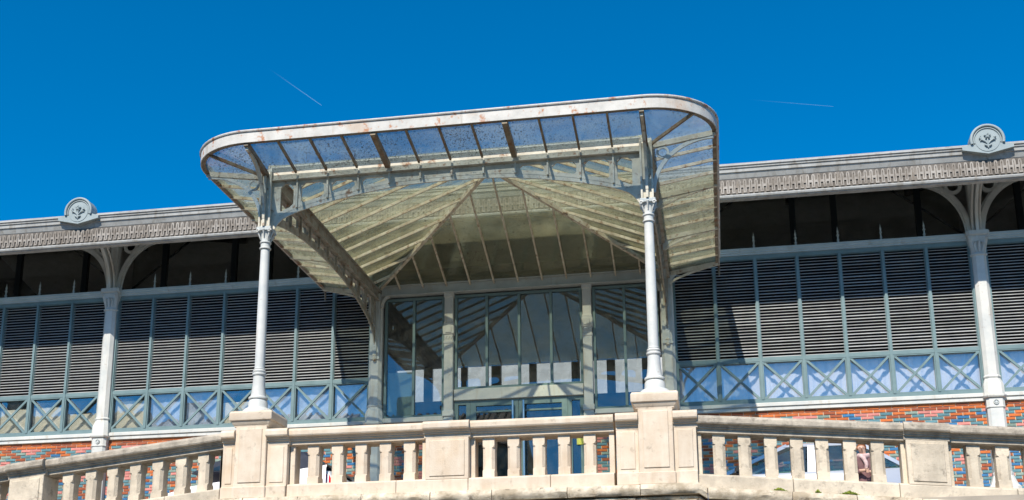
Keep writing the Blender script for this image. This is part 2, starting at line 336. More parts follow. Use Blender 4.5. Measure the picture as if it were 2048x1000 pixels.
# bays of louvres above crossed window panels
PITCH, NS = .0535, 34
SH = .709
sl = MB().prism([(-.012, -.0105), (-.0095, -.0152), (.034, .009), (.0315, .0137)], 'x', -.325, .325)
SLAT = sl.mesh('slat', 'slat')
slat_budget = 290
def bay(x0, ks, singles, curtain, blinds_and_sky=()):
    """x0: left pilaster; ks: panel indices that are built"""
    a = x0+.12; lo, hi = a+SH*min(ks), a+SH*(max(ks)+1)
    r = MB().prism([(.02, 3.735), (-.05, 3.74), (-.05, 3.765), (-.075, 3.775), (-.075, 3.80), (-.09, 3.81), (-.09, 3.85), (-.06, 3.862), (.02, 3.862)], 'x', lo, hi).build('top_rail', 'blue_rail', hall)
    s_ = MB().prism([(.05, .965), (-.07, .965), (-.07, 1.01), (-.05, 1.018), (-.05, 1.03), (-.085, 1.035), (-.085, 1.085), (-.06, 1.1), (.05, 1.1)], 'x', lo, hi).build('sill', 'white_iron', hall)
    box('head_rail', 'teal', hall, lo, hi, -.03, .03, 3.67, 3.735)
    box('transom', 'teal', hall, lo, hi, -.035, .03, 1.825, 1.885)
    box('bottom_rail', 'teal', hall, lo, hi, -.035, .03, 1.1, 1.16)
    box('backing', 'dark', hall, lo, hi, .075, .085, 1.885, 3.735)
    for k in ks:
        xl, xr = a+SH*k, a+SH*(k+1); xm = (xl+xr)/2
        for e, xx in (('l', xl), ('r', xr)):
            if e == 'l' or k == 6: 
                ww = .022
                box('mullion', 'teal', hall, xx-ww+(.012 if k == 0 and e == 'l' else 0), xx+ww-(.012 if e == 'r' else 0), -.045, .035, 1.16, 3.67)
        pn = ring(xl+.023, xr-.023, 1.887, 3.667, .011, -.02, .05).build('louvre_panel', 'teal', hall)
        zs = [1.905+.005+PITCH*i for i in range(NS-1)]
        if singles:
            for z in zs: 
                o = link('slat', SLAT, pn, (xm, .0, z)); o.rotation_euler = (random.uniform(-.09, .09), 0, random.uniform(-.002, .002))
        else:
            mb = MB()
            for z in zs:
                dz = random.uniform(-.002, .002); n = len(mb.v); mb.add([(p[0]+xm, p[1], p[2]+z+dz) for p in sl.v], sl.f)
            mb.build('slats', 'slat', pn)['kind'] = 'stuff'
        wp = ring(xl+.0235, xr-.0235, 1.162, 1.823, .018, -.03, .02).build('window_panel', 'teal', hall)
        box('pane', 'glass', wp, xl+.03, xr-.03, .024, .030, 1.13, 1.85)
        for sgn in (1, -1):
            MB().bar((xl+.035, -.012-sgn*.004, 1.4925-sgn*.325), (xr-.035, -.012-sgn*.004, 1.4925+sgn*.325), .038, .03, (0, 1, 0)).build('cross_bar', 'teal', wp)
        if k:
            f = MB().lathe([(.018, 3.86), (.018, 3.90), (.026, 3.905), (.026, 3.915), (.012, 3.925), (.014, 3.98), (.028, 3.99), (.028, 4.0), (.012, 4.01), (.014, 4.04), (.019, 4.06), (.009, 4.09), (.002, 4.15)], xl, -.03, 10).build('finial', 'blue_rail', hall, smooth=40)
    if curtain:
        pts = []; n = int((hi-lo)/.02)
        for i in range(n+1):
            x = lo+(hi-lo)*i/n; pts.append((x, .15+.009*math.sin(x*43)+.005*math.sin(x*71+1)))
        mb = MB(); mb.loft([[(p[0], p[1], z) for p in pts] for z in (1.05, 1.86)], closed=False); mb.build('curtain', 'curtain', hall, smooth=60)
    for k, zt_ in blinds_and_sky:
        xl = a+SH*k; sh_ = MB(); sh_.loft([[(xl+.03+(SH-.06)*i/12, .11+.006*math.sin(i*2.1), z) for i in range(13)] for z in (1.06, abs(zt_))], closed=False); sh_.build('blind', 'blind' if zt_ > 0 else 'sky_sheet', hall, smooth=60)  # beige ones are blinds, pale ones are added sheets imitating reflected sky
    # dark clerestory behind the finials
    for k in (1, 3, 4, 6):
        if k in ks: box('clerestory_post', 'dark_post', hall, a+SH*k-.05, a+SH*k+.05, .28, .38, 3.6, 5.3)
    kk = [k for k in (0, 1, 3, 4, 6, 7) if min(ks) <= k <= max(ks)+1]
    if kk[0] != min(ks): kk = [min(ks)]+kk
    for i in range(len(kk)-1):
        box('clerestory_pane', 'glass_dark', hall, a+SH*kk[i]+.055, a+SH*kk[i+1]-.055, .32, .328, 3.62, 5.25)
bay(-10.4, range(0, 7), False, False, ((1, 1.7), (2, 1.66), (3, 1.7), (4, 1.66), (5, 1.68), (6, 1.52)))
bay(-5.2, range(7), False, False, ((0, 1.72), (1, -1.84), (2, -1.84), (3, 1.6), (4, -1.8), (5, -1.84), (6, -1.84)))
bay(5.2, range(7), True, True)
bay(10.4, range(0, 7), False, True)
box('clerestory_sill', 'dark_post', hall, -10, 15.2, .25, .40, 3.55, 3.98)
box('wall_plate', 'grey_iron', hall, -12, 17, -.08, .10, 4.93, 5.03)

# brick base: courses of coloured bricks with a lozenge pattern
BW, BH, JT = .2, .0535, .0095
def brick_colour(c, r):
    u = c+(.5 if r % 2 else 0)
    for off, rc0 in ((0, 2), (2.5, 7)):
        rr = (r-rc0+5) % 10-5; d = abs((u-1.5-off+2.5) % 5-2.5); hw = 2-.5*abs(rr)
        if hw > -.3 and r > 1 and d < hw+.05:
            if d > hw-1.02: return random.choice(['teal', 'teal', 'teal', 'blue', 'green'])
            return 'pink'
    return random.choice(['orange', 'orange', 'brown']) if r < 12 else random.choice(['brown', 'brown', 'orange', 'brown', 'blue'] if r < 30 else ['brown', 'orange'])
KE = list(BR)
def brick_mesh(k, wd):
    h = (BH-JT)/2; hw = wd/2; e = .003
    mb = MB().add([(-hw, 0, -h), (hw, 0, -h), (hw, 0, h), (-hw, 0, h), (-hw+e, -.01, -h+e), (hw-e, -.01, -h+e), (hw-e, -.01, h-e), (-hw+e, -.01, h-e)],
                  [(4, 5, 6, 7), (0, 1, 5, 4), (1, 2, 6, 5), (2, 3, 7, 6), (3, 0, 4, 7)])
    return mb
BM = {}
cand = []
def rail_y(x):
    pts = [(0, 940), (85, 918), (470, 868), (475, 838), (570, 848), (1270, 826), (1390, 832), (1815, 848), (2048, 860)]
    for (xa, ya), (xb, yb) in zip(pts, pts[1:]):
        if xa <= x <= xb: return ya+(yb-ya)*(x-xa)/(xb-xa)
    return -1
walls = []
def brick_wall(x0, x1, ztop, zbot):
    wl = box('brick_wall', 'mortar', hall, x0, x1, -.02, .3, zbot, ztop); walls.append(wl)
    r = 0; z = ztop-JT/2-BH/2
    while z-BH/2 > zbot:
        c0 = math.floor(x0/BW)-1
        for c in range(c0, int(x1/BW)+2):
            xa = c*BW+(BW/2 if r % 2 else 0); xb = xa+BW
            a_, b_ = max(xa+JT/2, x0+.002), min(xb-JT/2, x1-.002)
            if b_-a_ < .02: continue
            k = brick_colour(c, r); px, py = pix(((a_+b_)/2, 0, z)); vis = 0
            if 0 < px < 2048:
                if py < rail_y(px)-2: vis = 2
                elif py < rail_y(px)+118: vis = 1
            cand.append((vis+random.random()*.5+(.3 if px > 1024 else 0), wl, k, (a_+b_)/2, b_-a_, z))
        z -= BH; r += 1
for a_, b_, zt in ((-10.25, -5.34, .965), (-5.06, -.14, .965), (.14, 1.25, 1.03), (3.92, 5.06, 1.03), (5.34, 10.26, .965), (10.54, 15.4, .965)): brick_wall(a_, b_, zt, GZ)
cand.sort(key=lambda t: -t[0])
rest = {}
for i, (_, wl, k, x, wd, z) in enumerate(cand):
    if i < 295:
        key = (k, round(wd, 2))
        if key not in BM: BM[key] = brick_mesh(k, wd).mesh('brick', 'brick_'+k)
        link('brick', BM[key], wl, (x, -.02-random.uniform(0, .003), z))
    else:
        mb = rest.setdefault(wl, MB()); mb.cur = KE.index(k); q = brick_mesh(k, wd); dy = random.uniform(0, .003)
        mb.add([(p[0]+x, p[1]-.02-dy, p[2]+z) for p in q.v], q.f)
for wl, mb in rest.items(): mb.build('lower_bricks', ['brick_'+k for k in KE], wl)['kind'] = 'stuff'

# cornice with its ornamental frieze
YC = -1.404
cprof = [(.35, 4.95), (.35, 4.86), (.02, 4.83), (.0, 4.836), (-.035, 4.825), (-.04, 4.80), (-.02, 4.785), (-.02, 4.765), (.0, 4.755), (.0, 4.70), (.02, 4.69), (.05, 4.605), (.06, 4.595), (.06, 4.325), (.045, 4.322),
         (.02, 4.305), (.0, 4.30), (-.012, 4.28), (-.005, 4.255), (.02, 4.245), (.02, 4.237), (.14, 4.237), (.16, 4.30), (.2, 4.5), (.5, 4.80)]
cor = MB()
rings = [[(x, YC+a_, z) for a_, z in [(.6, 4.90), (.1, 4.90)]+cprof[2:]+[(.6, 4.82)]] for x in (-12, 17)]
cor.loft(rings); cornice = cor.build('cornice', 'cornice', hall)
MB().box(-12, 17, YC+.048, YC+.062, 4.33, 4.592).build('frieze_band', 'frieze_back', cornice)
orn = MB()
out = [(-.014, -.115), (.014, -.115), (.014, -.1), (.010, -.095), (.010, .055), (.022, .07), (.024, .088), (.016, .105), (0, .112), (-.016, .105), (-.024, .088), (-.022, .07), (-.010, .055), (-.010, -.095), (-.014, -.1)]
def uarch(mb, r, w, y0):
    pts = [(-r, 0, -.10), (-r, 0, .06)]+[(-r*math.cos(t), 0, .06+.045*math.sin(t)) for t in frange(0, math.pi, 8)[1:-1]]+[(r, 0, .06), (r, 0, -.10)]
    return mb.path([(p[0], y0, p[2]) for p in pts], .022, w, (0, 1, 0))
uarch(orn, .0165, .0125, -.011).box(-.027, .027, -.026, 0, -.126, -.104)
ORN = orn.mesh('frieze_ornament', 'dirty_iron')
lk = MB().box(-.020, .020, -.018, 0, -.016, .026).mesh('frieze_link', 'dirty_iron')
x = -7.6
while x < 11.9:
    vis = True
    if vis:
        link('frieze_ornament', ORN, cornice, (x, YC+.048, 4.462)); link('frieze_link', lk, cornice, (x+.0455, YC+.048, 4.445))
    x += .091
# medallions
def medallion(x):
    z0 = 4.885
    poly = [(x-.39, 4.79), (x-.39, 4.74), (x, 4.652), (x+.39, 4.74), (x+.39, 4.79), (x+.26, 4.83)]+[(x+.262*math.cos(t), z0+.262*math.sin(t)) for t in frange(-.1, math.pi+.1, 24)]+[(x-.26, 4.83)]
    md = MB().prism([(p[0], p[1]) for p in poly], 'y', YC-.07, YC+.12).build('medallion', 'medal', hall)
    for r_, t_, y_ in ((.245, .024, -.085), (.205, .012, -.075)):
        MB().tube([(x+r_*math.cos(t), YC+y_, z0+r_*math.sin(t)) for t in frange(-.25, math.pi+.25, 26)], t_, 8).build('rim', 'medal', md, smooth=60)
    MB().prism([(x+.185*math.cos(t), z0-.01+.185*math.sin(t)) for t in frange(0, 2*math.pi, 28)[:-1]], 'y', YC-.078, YC-.07).build('disc', 'medal', md)
    q = z0
    for i in range(5):
        t = math.pi/2+i*2*math.pi/5; MB().tube([(x, YC-.09, q+.06), (x+.028*math.cos(t), YC-.105, q+.06+.028*math.sin(t)), (x+.056*math.cos(t), YC-.092, q+.06+.056*math.sin(t))], [.012, .02, .006], 6).build('petal', 'medal', md, smooth=60)
    for s in (-1, 1):
        MB().tube([(x, YC-.085, q-.08), (x+s*.04, YC-.095, q-.03), (x+s*.09, YC-.1, q+.0), (x+s*.115, YC-.095, q-.015)], [.01, .012, .012, .008], 6).build('leaf_stem', 'medal', md, smooth=60)
        MB().tube([(x+s*.09, YC-.095, q+.0), (x+s*.115, YC-.1, q+.03), (x+s*.1, YC-.095, q+.06)], [.012, .02, .008], 6).build('leaf', 'medal', md, smooth=60)
        MB().tube([(x, YC-.085, q-.12), (x+s*.03, YC-.1, q-.10), (x+s*.055, YC-.095, q-.085)], [.012, .018, .008], 6).build('leaf', 'medal', md, smooth=60)
    MB().tube([(x, YC-.09, q-.14), (x, YC-.095, q-.07), (x, YC-.09, q+.03)], [.012, .012, .01], 6).build('stem', 'medal', md, smooth=60)
for x in (-5.2, 10.4): medallion(x)
# roof with boarded ceiling
MB().add([(-12, -.85, 4.83), (17, -.85, 4.83), (17, 6, 7.4), (-12, 6, 7.4), (-12, -.85, 4.93), (17, -.85, 4.93), (17, 6, 7.5), (-12, 6, 7.5)], [(0,3,2,1),(4,5,6,7),(0,1,5,4),(1,2,6,5),(2,3,7,6),(3,0,4,7)]).build('roof', 'grey_iron', hall)
MB().add([(-12, 6, 7.4), (17, 6, 7.4), (17, 13, 5.6), (-12, 13, 5.6), (-12, 6, 7.5), (17, 6, 7.5), (17, 13, 5.7), (-12, 13, 5.7)], [(0,3,2,1),(4,5,6,7),(0,1,5,4),(1,2,6,5),(2,3,7,6),(3,0,4,7)]).build('roof', 'grey_iron', hall)
cb = MB(); nb = 34
for i in range(nb):      # boards follow the slope, edge to edge with a small lap
    y0, y1 = .45+5.5*i/nb, .45+5.5*(i+1)/nb-.015
    zz = lambda y: 4.93+(y+1.2)/7.2*2.44
    cb.add([(-12, y0, zz(y0)-.02), (17, y0, zz(y0)-.02), (17, y1, zz(y1)-.0), (-12, y1, zz(y1)-.0)], [(0, 1, 2, 3)])
cb.build('ceiling_boards', 'ceil', hall)['kind'] = 'stuff'
for x in (-7.8, -5.2, -2.6, 0, 2.6, 5.2, 7.8, 10.4, 13): MB().bar((x, .4, 5.25), (x, 6, 7.2), .09, .2).build('rafter', 'dark_post', hall)
for x in (-5.2, 0, 5.2, 10.4):
    for s in (-1, 1): MB().bar((x, .5, 4.0), (x+s*1.5, .5, 5.2), .03, .03, (0, 1, 0)).build('tie_rod', 'dark_post', hall)
# rear side of the hall, seen through the entrance glass
box('floor', 'pave', hall, -12, 17, .1, 13, GZ+.01, -.66)
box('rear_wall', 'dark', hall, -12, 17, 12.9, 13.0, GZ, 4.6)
pj = random.Random(3)
for i in range(12): q_ = pj.uniform(-.12, .12); box('rear_post', 'teal', hall, -3.4+i*1.05+q_, -3.22+i*1.05+q_+pj.uniform(0, .12), 12.85, 13.0, 4.6, 5.62)
for s in (-12, 17): MB().prism([(.1, GZ), (13, GZ), (13, 5.6), (6, 7.35), (.1, 5.3)], 'x', s-.1, s+.1).build('end_wall', 'dark', hall)
for a_, b_ in ((-12, -3.5), (8.6, 17)): box('rear_upper_wall', 'dark', hall, a_, b_, 12.9, 13.0, 4.6, 5.62)
# entrance bay
zt0 = 3.34
for xx in (1.345, 3.815):
    ps = MB().sect([(.092, -.66, .12), (.092, 1.05, .12), (.082, 1.07, .12), (.082, 2.42, .12), (.092, 2.43, .12), (.092, 2.47, .12), (.080, 2.48, .12), (.080, 2.58, .12), (.1, 2.6, .1), (.1, 2.74, .1), (.088, 2.76, .1), (.088, 2.8, .1), (.078, 2.82, .12), (.078, 3.28, .12), (.09, 3.3, .1), (.09, 3.37, .1)], xx, -.05).build('entrance_post', 'white_iron', hall, smooth=25)
    box('block', 'white_iron', ps, xx-.055, xx+.055, -.165, -.145, 2.615, 2.725, bevel=.008)
    for i in (-1, 0, 1): MB().prism([(xx+i*.05-.025, 2.56), (xx+i*.05+.025, 2.56), (xx+i*.05, 2.5)], 'y', -.14, -.12).build('pendant', 'white_iron', ps)
    box('foot_band', 'white_iron', ps, xx-.1, xx+.1, -.155, -.04, 1.1, 1.2, bevel=.006)
def glazed(name, xs, z0, z1, parent=hall, fw=.045, gmat='glass_door'):
    fr = ring(xs[0], xs[-1], z0, z1, fw, -.04, .03)
    o = fr.build(name, 'teal', parent)
    for x in xs[1:-1]: box('mullion', 'teal', o, x-.022, x+.022, -.05, .028, z0+fw, z1-fw)
    for i in range(len(xs)-1): box('pane', gmat, o, xs[i]+.02, xs[i+1]-.02, -.004, .002, z0+.03, z1-.03)
    return o
glazed('side_window', [.15, .69, 1.252], 1.12, zt0); glazed('side_window', [3.908, 4.46, 5.05], 1.12, zt0)
glazed('transom_window', [1.438, 2.02, 2.6, 3.17, 3.722], 1.59, zt0)
box('lintel', 'white_iron', hall, 1.438, 3.722, -.09, .05, 1.385, 1.585, bevel=.006)
box('window_sill', 'white_iron', hall, .12, 1.252, -.11, .08, 1.032, 1.118, bevel=.008); box('window_sill', 'white_iron', hall, 3.908, 5.08, -.11, .08, 1.032, 1.118, bevel=.008)
glazed('side_light', [1.438, 1.72], -.65, 1.383, fw=.07); glazed('side_light', [3.44, 3.722], -.65, 1.383, fw=.07)
for xa, xb, hx in ((1.724, 2.577, 2.49), (2.583, 3.436, 2.68)):
    d = glazed('door_leaf', [xa, xb], -.655, 1.38, fw=.1)
    MB().tube([(hx, -.12, -.1), (hx, -.12, 1.33)], .019, 10).build('handle', 'steel', d, smooth=60)
    for zz_ in (0, 1.2): MB().tube([(hx, -.12, zz_), (hx, -.03, zz_)], .01, 6).build('handle_mount', 'steel', d)
    MB().box(xa+.1, xb-.1, -.03, .02, 1.16, 1.19).build('rail', 'teal', d)
nb_ = box('notice', 'yellow', hall, 3.585, 3.70, -.052, -.046, .52, .66)
MB().box(.2, .675, .07, .08, 1.14, 1.985).build('blind_panel', 'panel', hall)
box('side_brick_return', 'mortar', hall, 1.25, 1.26, -.015, .25, GZ, 1.03); box('side_brick_return', 'mortar', hall, 3.91, 3.92, -.015, .25, GZ, 1.03)
for i in range(5): box('entrance_step', 'stone', hall, 1.0-.12*i, 4.2+.12*i, -.35-.26*i, -.03, GZ-.2+.002*i, -.66-.2*i-.005, bevel=.008)
# white roof of the wing behind the hall
wing = thing('rear_wing', 'white corrugated roof seen through the entrance glass behind the hall', 'building', (5, 16, GZ))
mb = MB(); n = 96
prof = [(-6+22*i/n, .10*(i % 2)) for i in range(n+1)]
mb.loft([[(x, 13.6, 4.4+d_) for x, d_ in prof], [(x, 18.5, 8.0+d_) for x, d_ in prof]], closed=False); mb.build('roof', 'corr', wing)
box('wall', 'plaster', wing, -6, 16, 13.65, 18.5, GZ, 4.3)

# ------------------------------------------------------------------ glass canopy
can = thing('entrance_canopy', 'rusty iron and glass canopy with curved white fascia over the entrance', 'canopy', (2.6, -LL/2, GZ))
OX, OY = .92, .847
NX, NY = 12, 13
dX, dY = W/NX, LL/NY
ZG, ZF = 3.40, 3.53          # glass at the beam, glass at the fascia
def fpath(k=0., n=14):
    pts = [(-OX-k, -.28), (-OX-k, -LL)]
    pts += [((OX+k)*-math.cos(t), -LL-(OY+k)*math.sin(t)) for t in frange(0, math.pi/2, n)[1:]]
    return pts+[(W-p[0], p[1]) for p in pts[::-1]]
def sweep(prof, name, mat, parent, smooth=40):
    ks = [fpath(k) for k, z in prof]
    rings = [[(ks[j][i][0], ks[j][i][1], prof[j][1]) for j in range(len(prof))] for i in range(len(ks[0]))]
    return MB().loft(rings).build(name, mat, parent, smooth=smooth)
fas = sweep([(0, 3.49), (.014, 3.49), (.014, 3.63), (.03, 3.637), (.036, 3.65), (.03, 3.664), (.012, 3.667), (0, 3.66)], 'fascia', 'fascia', can)
sweep([(-.004, 3.492), (-.004, 3.60), (-.022, 3.60), (-.022, 3.56), (-.016, 3.515), (-.055, 3.505), (-.055, 3.492)], 'fascia_angle', 'canopy_dark', can)
for xx in (-OX-.0, W+OX+.0): MB().tube([(xx, -.26, 3.50), (xx, -.25, 3.40), (xx, -.25, 3.33)], [.02, .018, .012], 8).build('fascia_drop', 'canopy_dark', fas, smooth=60)
# columns
def column(x):
    y = -LL
    c = MB().lathe([(.066, .60), (.067, 1.4), (.060, 2.28), (.06, 2.31)], x, y, 20).build('column', 'white_iron', can, smooth=40)
    MB().lathe([(.215, -.002), (.215, .02), (.205, .035), (.165, .075), (.135, .085), (.13, .10), (.125, .17), (.115, .185), (.108, .20), (.125, .207), (.128, .222), (.122, .235), (.104, .245), (.092, .30), (.082, .40), (.079, .50), (.078, .52)], x, y, 24).build('base', 'white_iron', c, smooth=40)
    MB().lathe([(.078, .52), (.09, .53), (.095, .545), (.09, .56), (.078, .565), (.085, .575), (.088, .59), (.082, .60), (.07, .61), (.075, .62), (.07, .63)], x, y, 20).build('ring', 'white_iron', c, smooth=40)
    MB().lathe([(.06, 2.30), (.078, 2.31), (.078, 2.325), (.064, 2.335), (.064, 2.385), (.078, 2.395), (.078, 2.41), (.064, 2.42), (.062, 2.47), (.072, 2.53), (.088, 2.565)], x, y, 20).build('neck', 'white_iron', c, smooth=40)
    MB().sect([(.10, 2.56, .1), (.102, 2.57, .08), (.105, 2.605, .08), (.098, 2.612, .08)], x, y).build('abacus', 'grey_iron', c)
    for sx in (-1, 1):
        for sy in (-1, 1):
            MB().tube([(x+sx*.084+.024*(1-t/9)*math.cos(t), y+sy*.10, 2.55+.026*(1-t/9)*math.sin(t)) for t in frange(0, 7, 14)], .010, 5).build('volute', 'white_iron', c, smooth=60)
            MB().tube([(x+sx*.05, y+sy*.05, 2.43), (x+sx*.062, y+sy*.068, 2.48), (x+sx*.08, y+sy*.085, 2.53)], [.006, .012, .010], 6).build('leaf', 'white_iron', c, smooth=60)
    for sx, sy in ((0, -1), (0, 1), (1, 0), (-1, 0)):
        MB().tube([(x+sx*.07, y+sy*.07, 2.46), (x+sx*.085, y+sy*.085, 2.53), (x+sx*.1, y+sy*.1, 2.575)], [.006, .012, .018], 6).build('leaf', 'white_iron', c, smooth=60)
    # iron pier on the capital
    p = MB().box(x-.07, x+.07, y-.07, y+.07, 2.612, 3.46).build('pier', 'canopy_iron', can)
    for sx in (-1, 1): MB().box(x+sx*.07-.012, x+sx*.07+.012, y-.1, y-.07, 2.612, 3.44).build('pier_rib', 'canopy_iron', p)
    MB().box(x-.016, x+.016, y-.125, y-.07, 2.612, 3.4).build('pier_rib', 'canopy_iron', p)
for x in (0, W): column(x)
# arched lattice beams
def interp(tab, t):
    for (a_, za), (b_, zb) in zip(tab, tab[1:]):
        if a_ <= t <= b_: return za+(zb-za)*(t-a_)/(b_-a_)
    return tab[0][1] if t < tab[0][0] else tab[-1][1]
half = [(.07, 2.62), (.12, 2.70), (.2, 2.78), (.3, 2.83), (.45, 2.885), (.7, 2.95), (1.0, 3.017), (1.4, 3.085), (1.8, 3.14), (2.2, 3.162), (2.6, 3.168)]
front_arch = half+[(W-a_, z) for a_, z in half[::-1][1:]]
side_arch = [(.07, 2.62), (.12, 2.70), (.2, 2.78), (.35, 2.86), (.6, 2.92), (1.0, 2.995), (1.5, 3.06), (2.1, 3.105), (2.7, 3.12), (3.3, 3.105), (3.9, 3.05), (4.4, 2.96), (4.8, 2.87), (5.05, 2.77), (5.2, 2.66), (5.28, 2.50), (5.32, 2.28)]
ZC0, ZC1 = 3.296, 3.457
def beam(org, ax, length, tab, npan, holes, name, mats, th=.03):
    ax = Vector(ax); nrm = Vector((-ax.y, ax.x, 0)); o = Vector(org)
    P = lambda t, n_, z: o+ax*t+nrm*n_+Vector((0, 0, z))
    def slab(mb, t0, t1, n0, n1, z0, z1):
        return mb.add([P(t0,n0,z0),P(t1,n0,z0),P(t1,n1,z0),P(t0,n1,z0),P(t0,n0,z1),P(t1,n0,z1),P(t1,n1,z1),P(t0,n1,z1)], [(0,3,2,1),(4,5,6,7),(0,1,5,4),(1,2,6,5),(2,3,7,6),(3,0,4,7)])
    root = slab(MB(), .07, length-.07, -.05, .05, ZC0, ZC1)
    slab(root, .07, length-.07, -.10, .10, ZC1, ZC1+.016); slab(root, .07, length-.07, -.085, .085, ZC0-.014, ZC0)
    root = root.build(name, mats[0], can)
    # rivets along the chord
    rv = MB(); nr = int(length/.12)
    for i in range(nr):
        t = .13+(length-.26)*i/(nr-1)
        for sgn in (-1, 1):
            for z in (ZC0+.03, ZC1-.03):
                c0 = [P(t+.010*math.cos(a_), sgn*.05, z+.010*math.sin(a_)) for a_ in (0, 1.57, 3.14, 4.71)]
                rv.add(c0+[P(t, sgn*.058, z)], [(0, 1, 4), (1, 2, 4), (2, 3, 4), (3, 0, 4)])
    rv.build('rivets', mats[0], root)['kind'] = 'stuff'
    # lower chord
    ts = sorted(set([a_ for a_, z in tab]+frange(tab[0][0], tab[-1][0], 60)))
    MB().path([P(t, 0, interp(tab, t)) for t in ts], .11, .022, nrm).build('arch_chord', mats[1], root)
    # web, panel by panel
    d = length/npan
    for i in range(npan):
        t0, t1 = max(i*d, tab[0][0]), min((i+1)*d, tab[-1][0])
        lo = lambda t: interp(tab, t)
        top = ZC0-.013
        if i not in holes:
            sub = frange(t0, t1, 4); up = [(t, top) for t in sub]; dn = [(t, lo(t)) for t in sub[::-1]]
            poly = up+dn; k = len(poly)
            MB().add([P(t, -th/2, z) for t, z in poly]+[P(t, th/2, z) for t, z in poly], [tuple(range(k)), tuple(range(k, 2*k))[::-1]]+[(j, k+j, k+(j+1) % k, (j+1) % k) for j in range(k)]).build('web_plate', mats[2], root)
        else:
            e0, e1 = .055 if i not in (0, npan-1) else .03, .055
            e0, e1 = (e0, e1) if i else (.12, .055)
            if i == npan-1: e0, e1 = .055, .12
            a0, a1 = t0+e0, t1-e1; zt_ = top-.04; zl = lambda t: lo(t)+.035; ch = min(.055, (zt_-zl((a0+a1)/2))*.35)
            inner = [(a0+ch, zt_), (a1-ch, zt_), (a1, zt_-ch), (a1, zl(a1)+ch), (a1-ch, zl(a1)), (a0+ch, zl(a0)), (a0, zl(a0)+ch), (a0, zt_-ch)]
            if zt_-max(zl(a0), zl(a1)) < .05: inner = None
            if inner:
                outer = [(a0+ch, top), (a1-ch, top), (t1, zt_-ch), (t1, zl(a1)+ch), (a1-ch, lo(a1-ch)), (a0+ch, lo(a0+ch)), (t0, zl(a0)+ch), (t0, zt_-ch)]
                cn = {1: (t1, top), 3: (t1, lo(t1)), 5: (t0, lo(t0)), 7: (t0, top)}
                vs = [P(t, s*th/2, z) for s in (-1, 1) for t, z in inner+outer+[cn[q] for q in (1, 3, 5, 7)]]
                fs = []
                for j in range(8):
                    jn = (j+1) % 8
                    for b_ in (0, 20):
                        if j in cn: fs.append((b_+j, b_+jn, b_+8+jn, b_+16+(1, 3, 5, 7).index(j), b_+8+j))
                        else: fs.append((b_+j, b_+jn, b_+8+jn, b_+8+j))
                    fs.append((j, jn, 20+jn, 20+j))
                MB().add(vs, fs).build('web_plate', mats[2], root)
        if i: slab(MB(), i*d-.012, i*d+.012, -.045, .045, interp(tab, i*d), top).build('stiffener', mats[1], root)
    return root
HF = (0, 1, 2, 3, 8, 9, 10, 11)
beam((0, -LL, 0), (1, 0, 0), W, front_arch, 12, HF, 'front_beam', ('canopy_iron', 'canopy_iron', 'canopy_iron'))
for x in (0, W): beam((x, -LL, 0), (0, 1, 0), LL, side_arch, 13, range(13), 'side_beam', ('canopy_mid', 'canopy_mid', 'canopy_mid'))
bb = MB().box(.1, W-.1, -.10, .0, 3.38, 3.55).box(.1, W-.1, -.17, .06, 3.37, 3.384).box(.1, W-.1, -.15, .05, 3.55, 3.566).build('back_beam', 'grey_iron', can)
rv = MB()
for i in range(42):
    x = .2+4.8*i/41
    for z in (3.415, 3.515): rv.add([(x+.012*math.cos(a_), -.10, z+.012*math.sin(a_)) for a_ in (0, 1.57, 3.14, 4.71)]+[(x, -.111, z)], [(0, 1, 4), (1, 2, 4), (2, 3, 4), (3, 0, 4)])
rv.build('rivets', 'grey_iron', bb)['kind'] = 'stuff'
for x, s in ((.12, 1), (W-.12, -1)):
    MB().path([(x+s*.14*(1-math.cos(t)), -.13, 3.16+.2*math.sin(t)) for t in frange(0, math.pi/2, 8)], .05, .04, (0, 1, 0)).build('knee_brace', 'white_iron', bb)
for x in (0, W):    # iron posts and feet that carry the back of the canopy on the pilasters
    p = MB().box(x-.09, x+.09, -.16, -.125, 2.2, 3.42).build('wall_post', 'grey_iron', can)
    MB().box(x-.035, x+.035, -.185, -.16, 2.2, 3.3).build('post_rib', 'grey_iron', p)
    MB().lathe([(.0, 2.16), (.03, 2.17), (.04, 2.2), (.03, 2.23), (.045, 2.26), (.02, 2.3)], x, -.16, 10).build('pendant', 'canopy_iron', p, smooth=50)
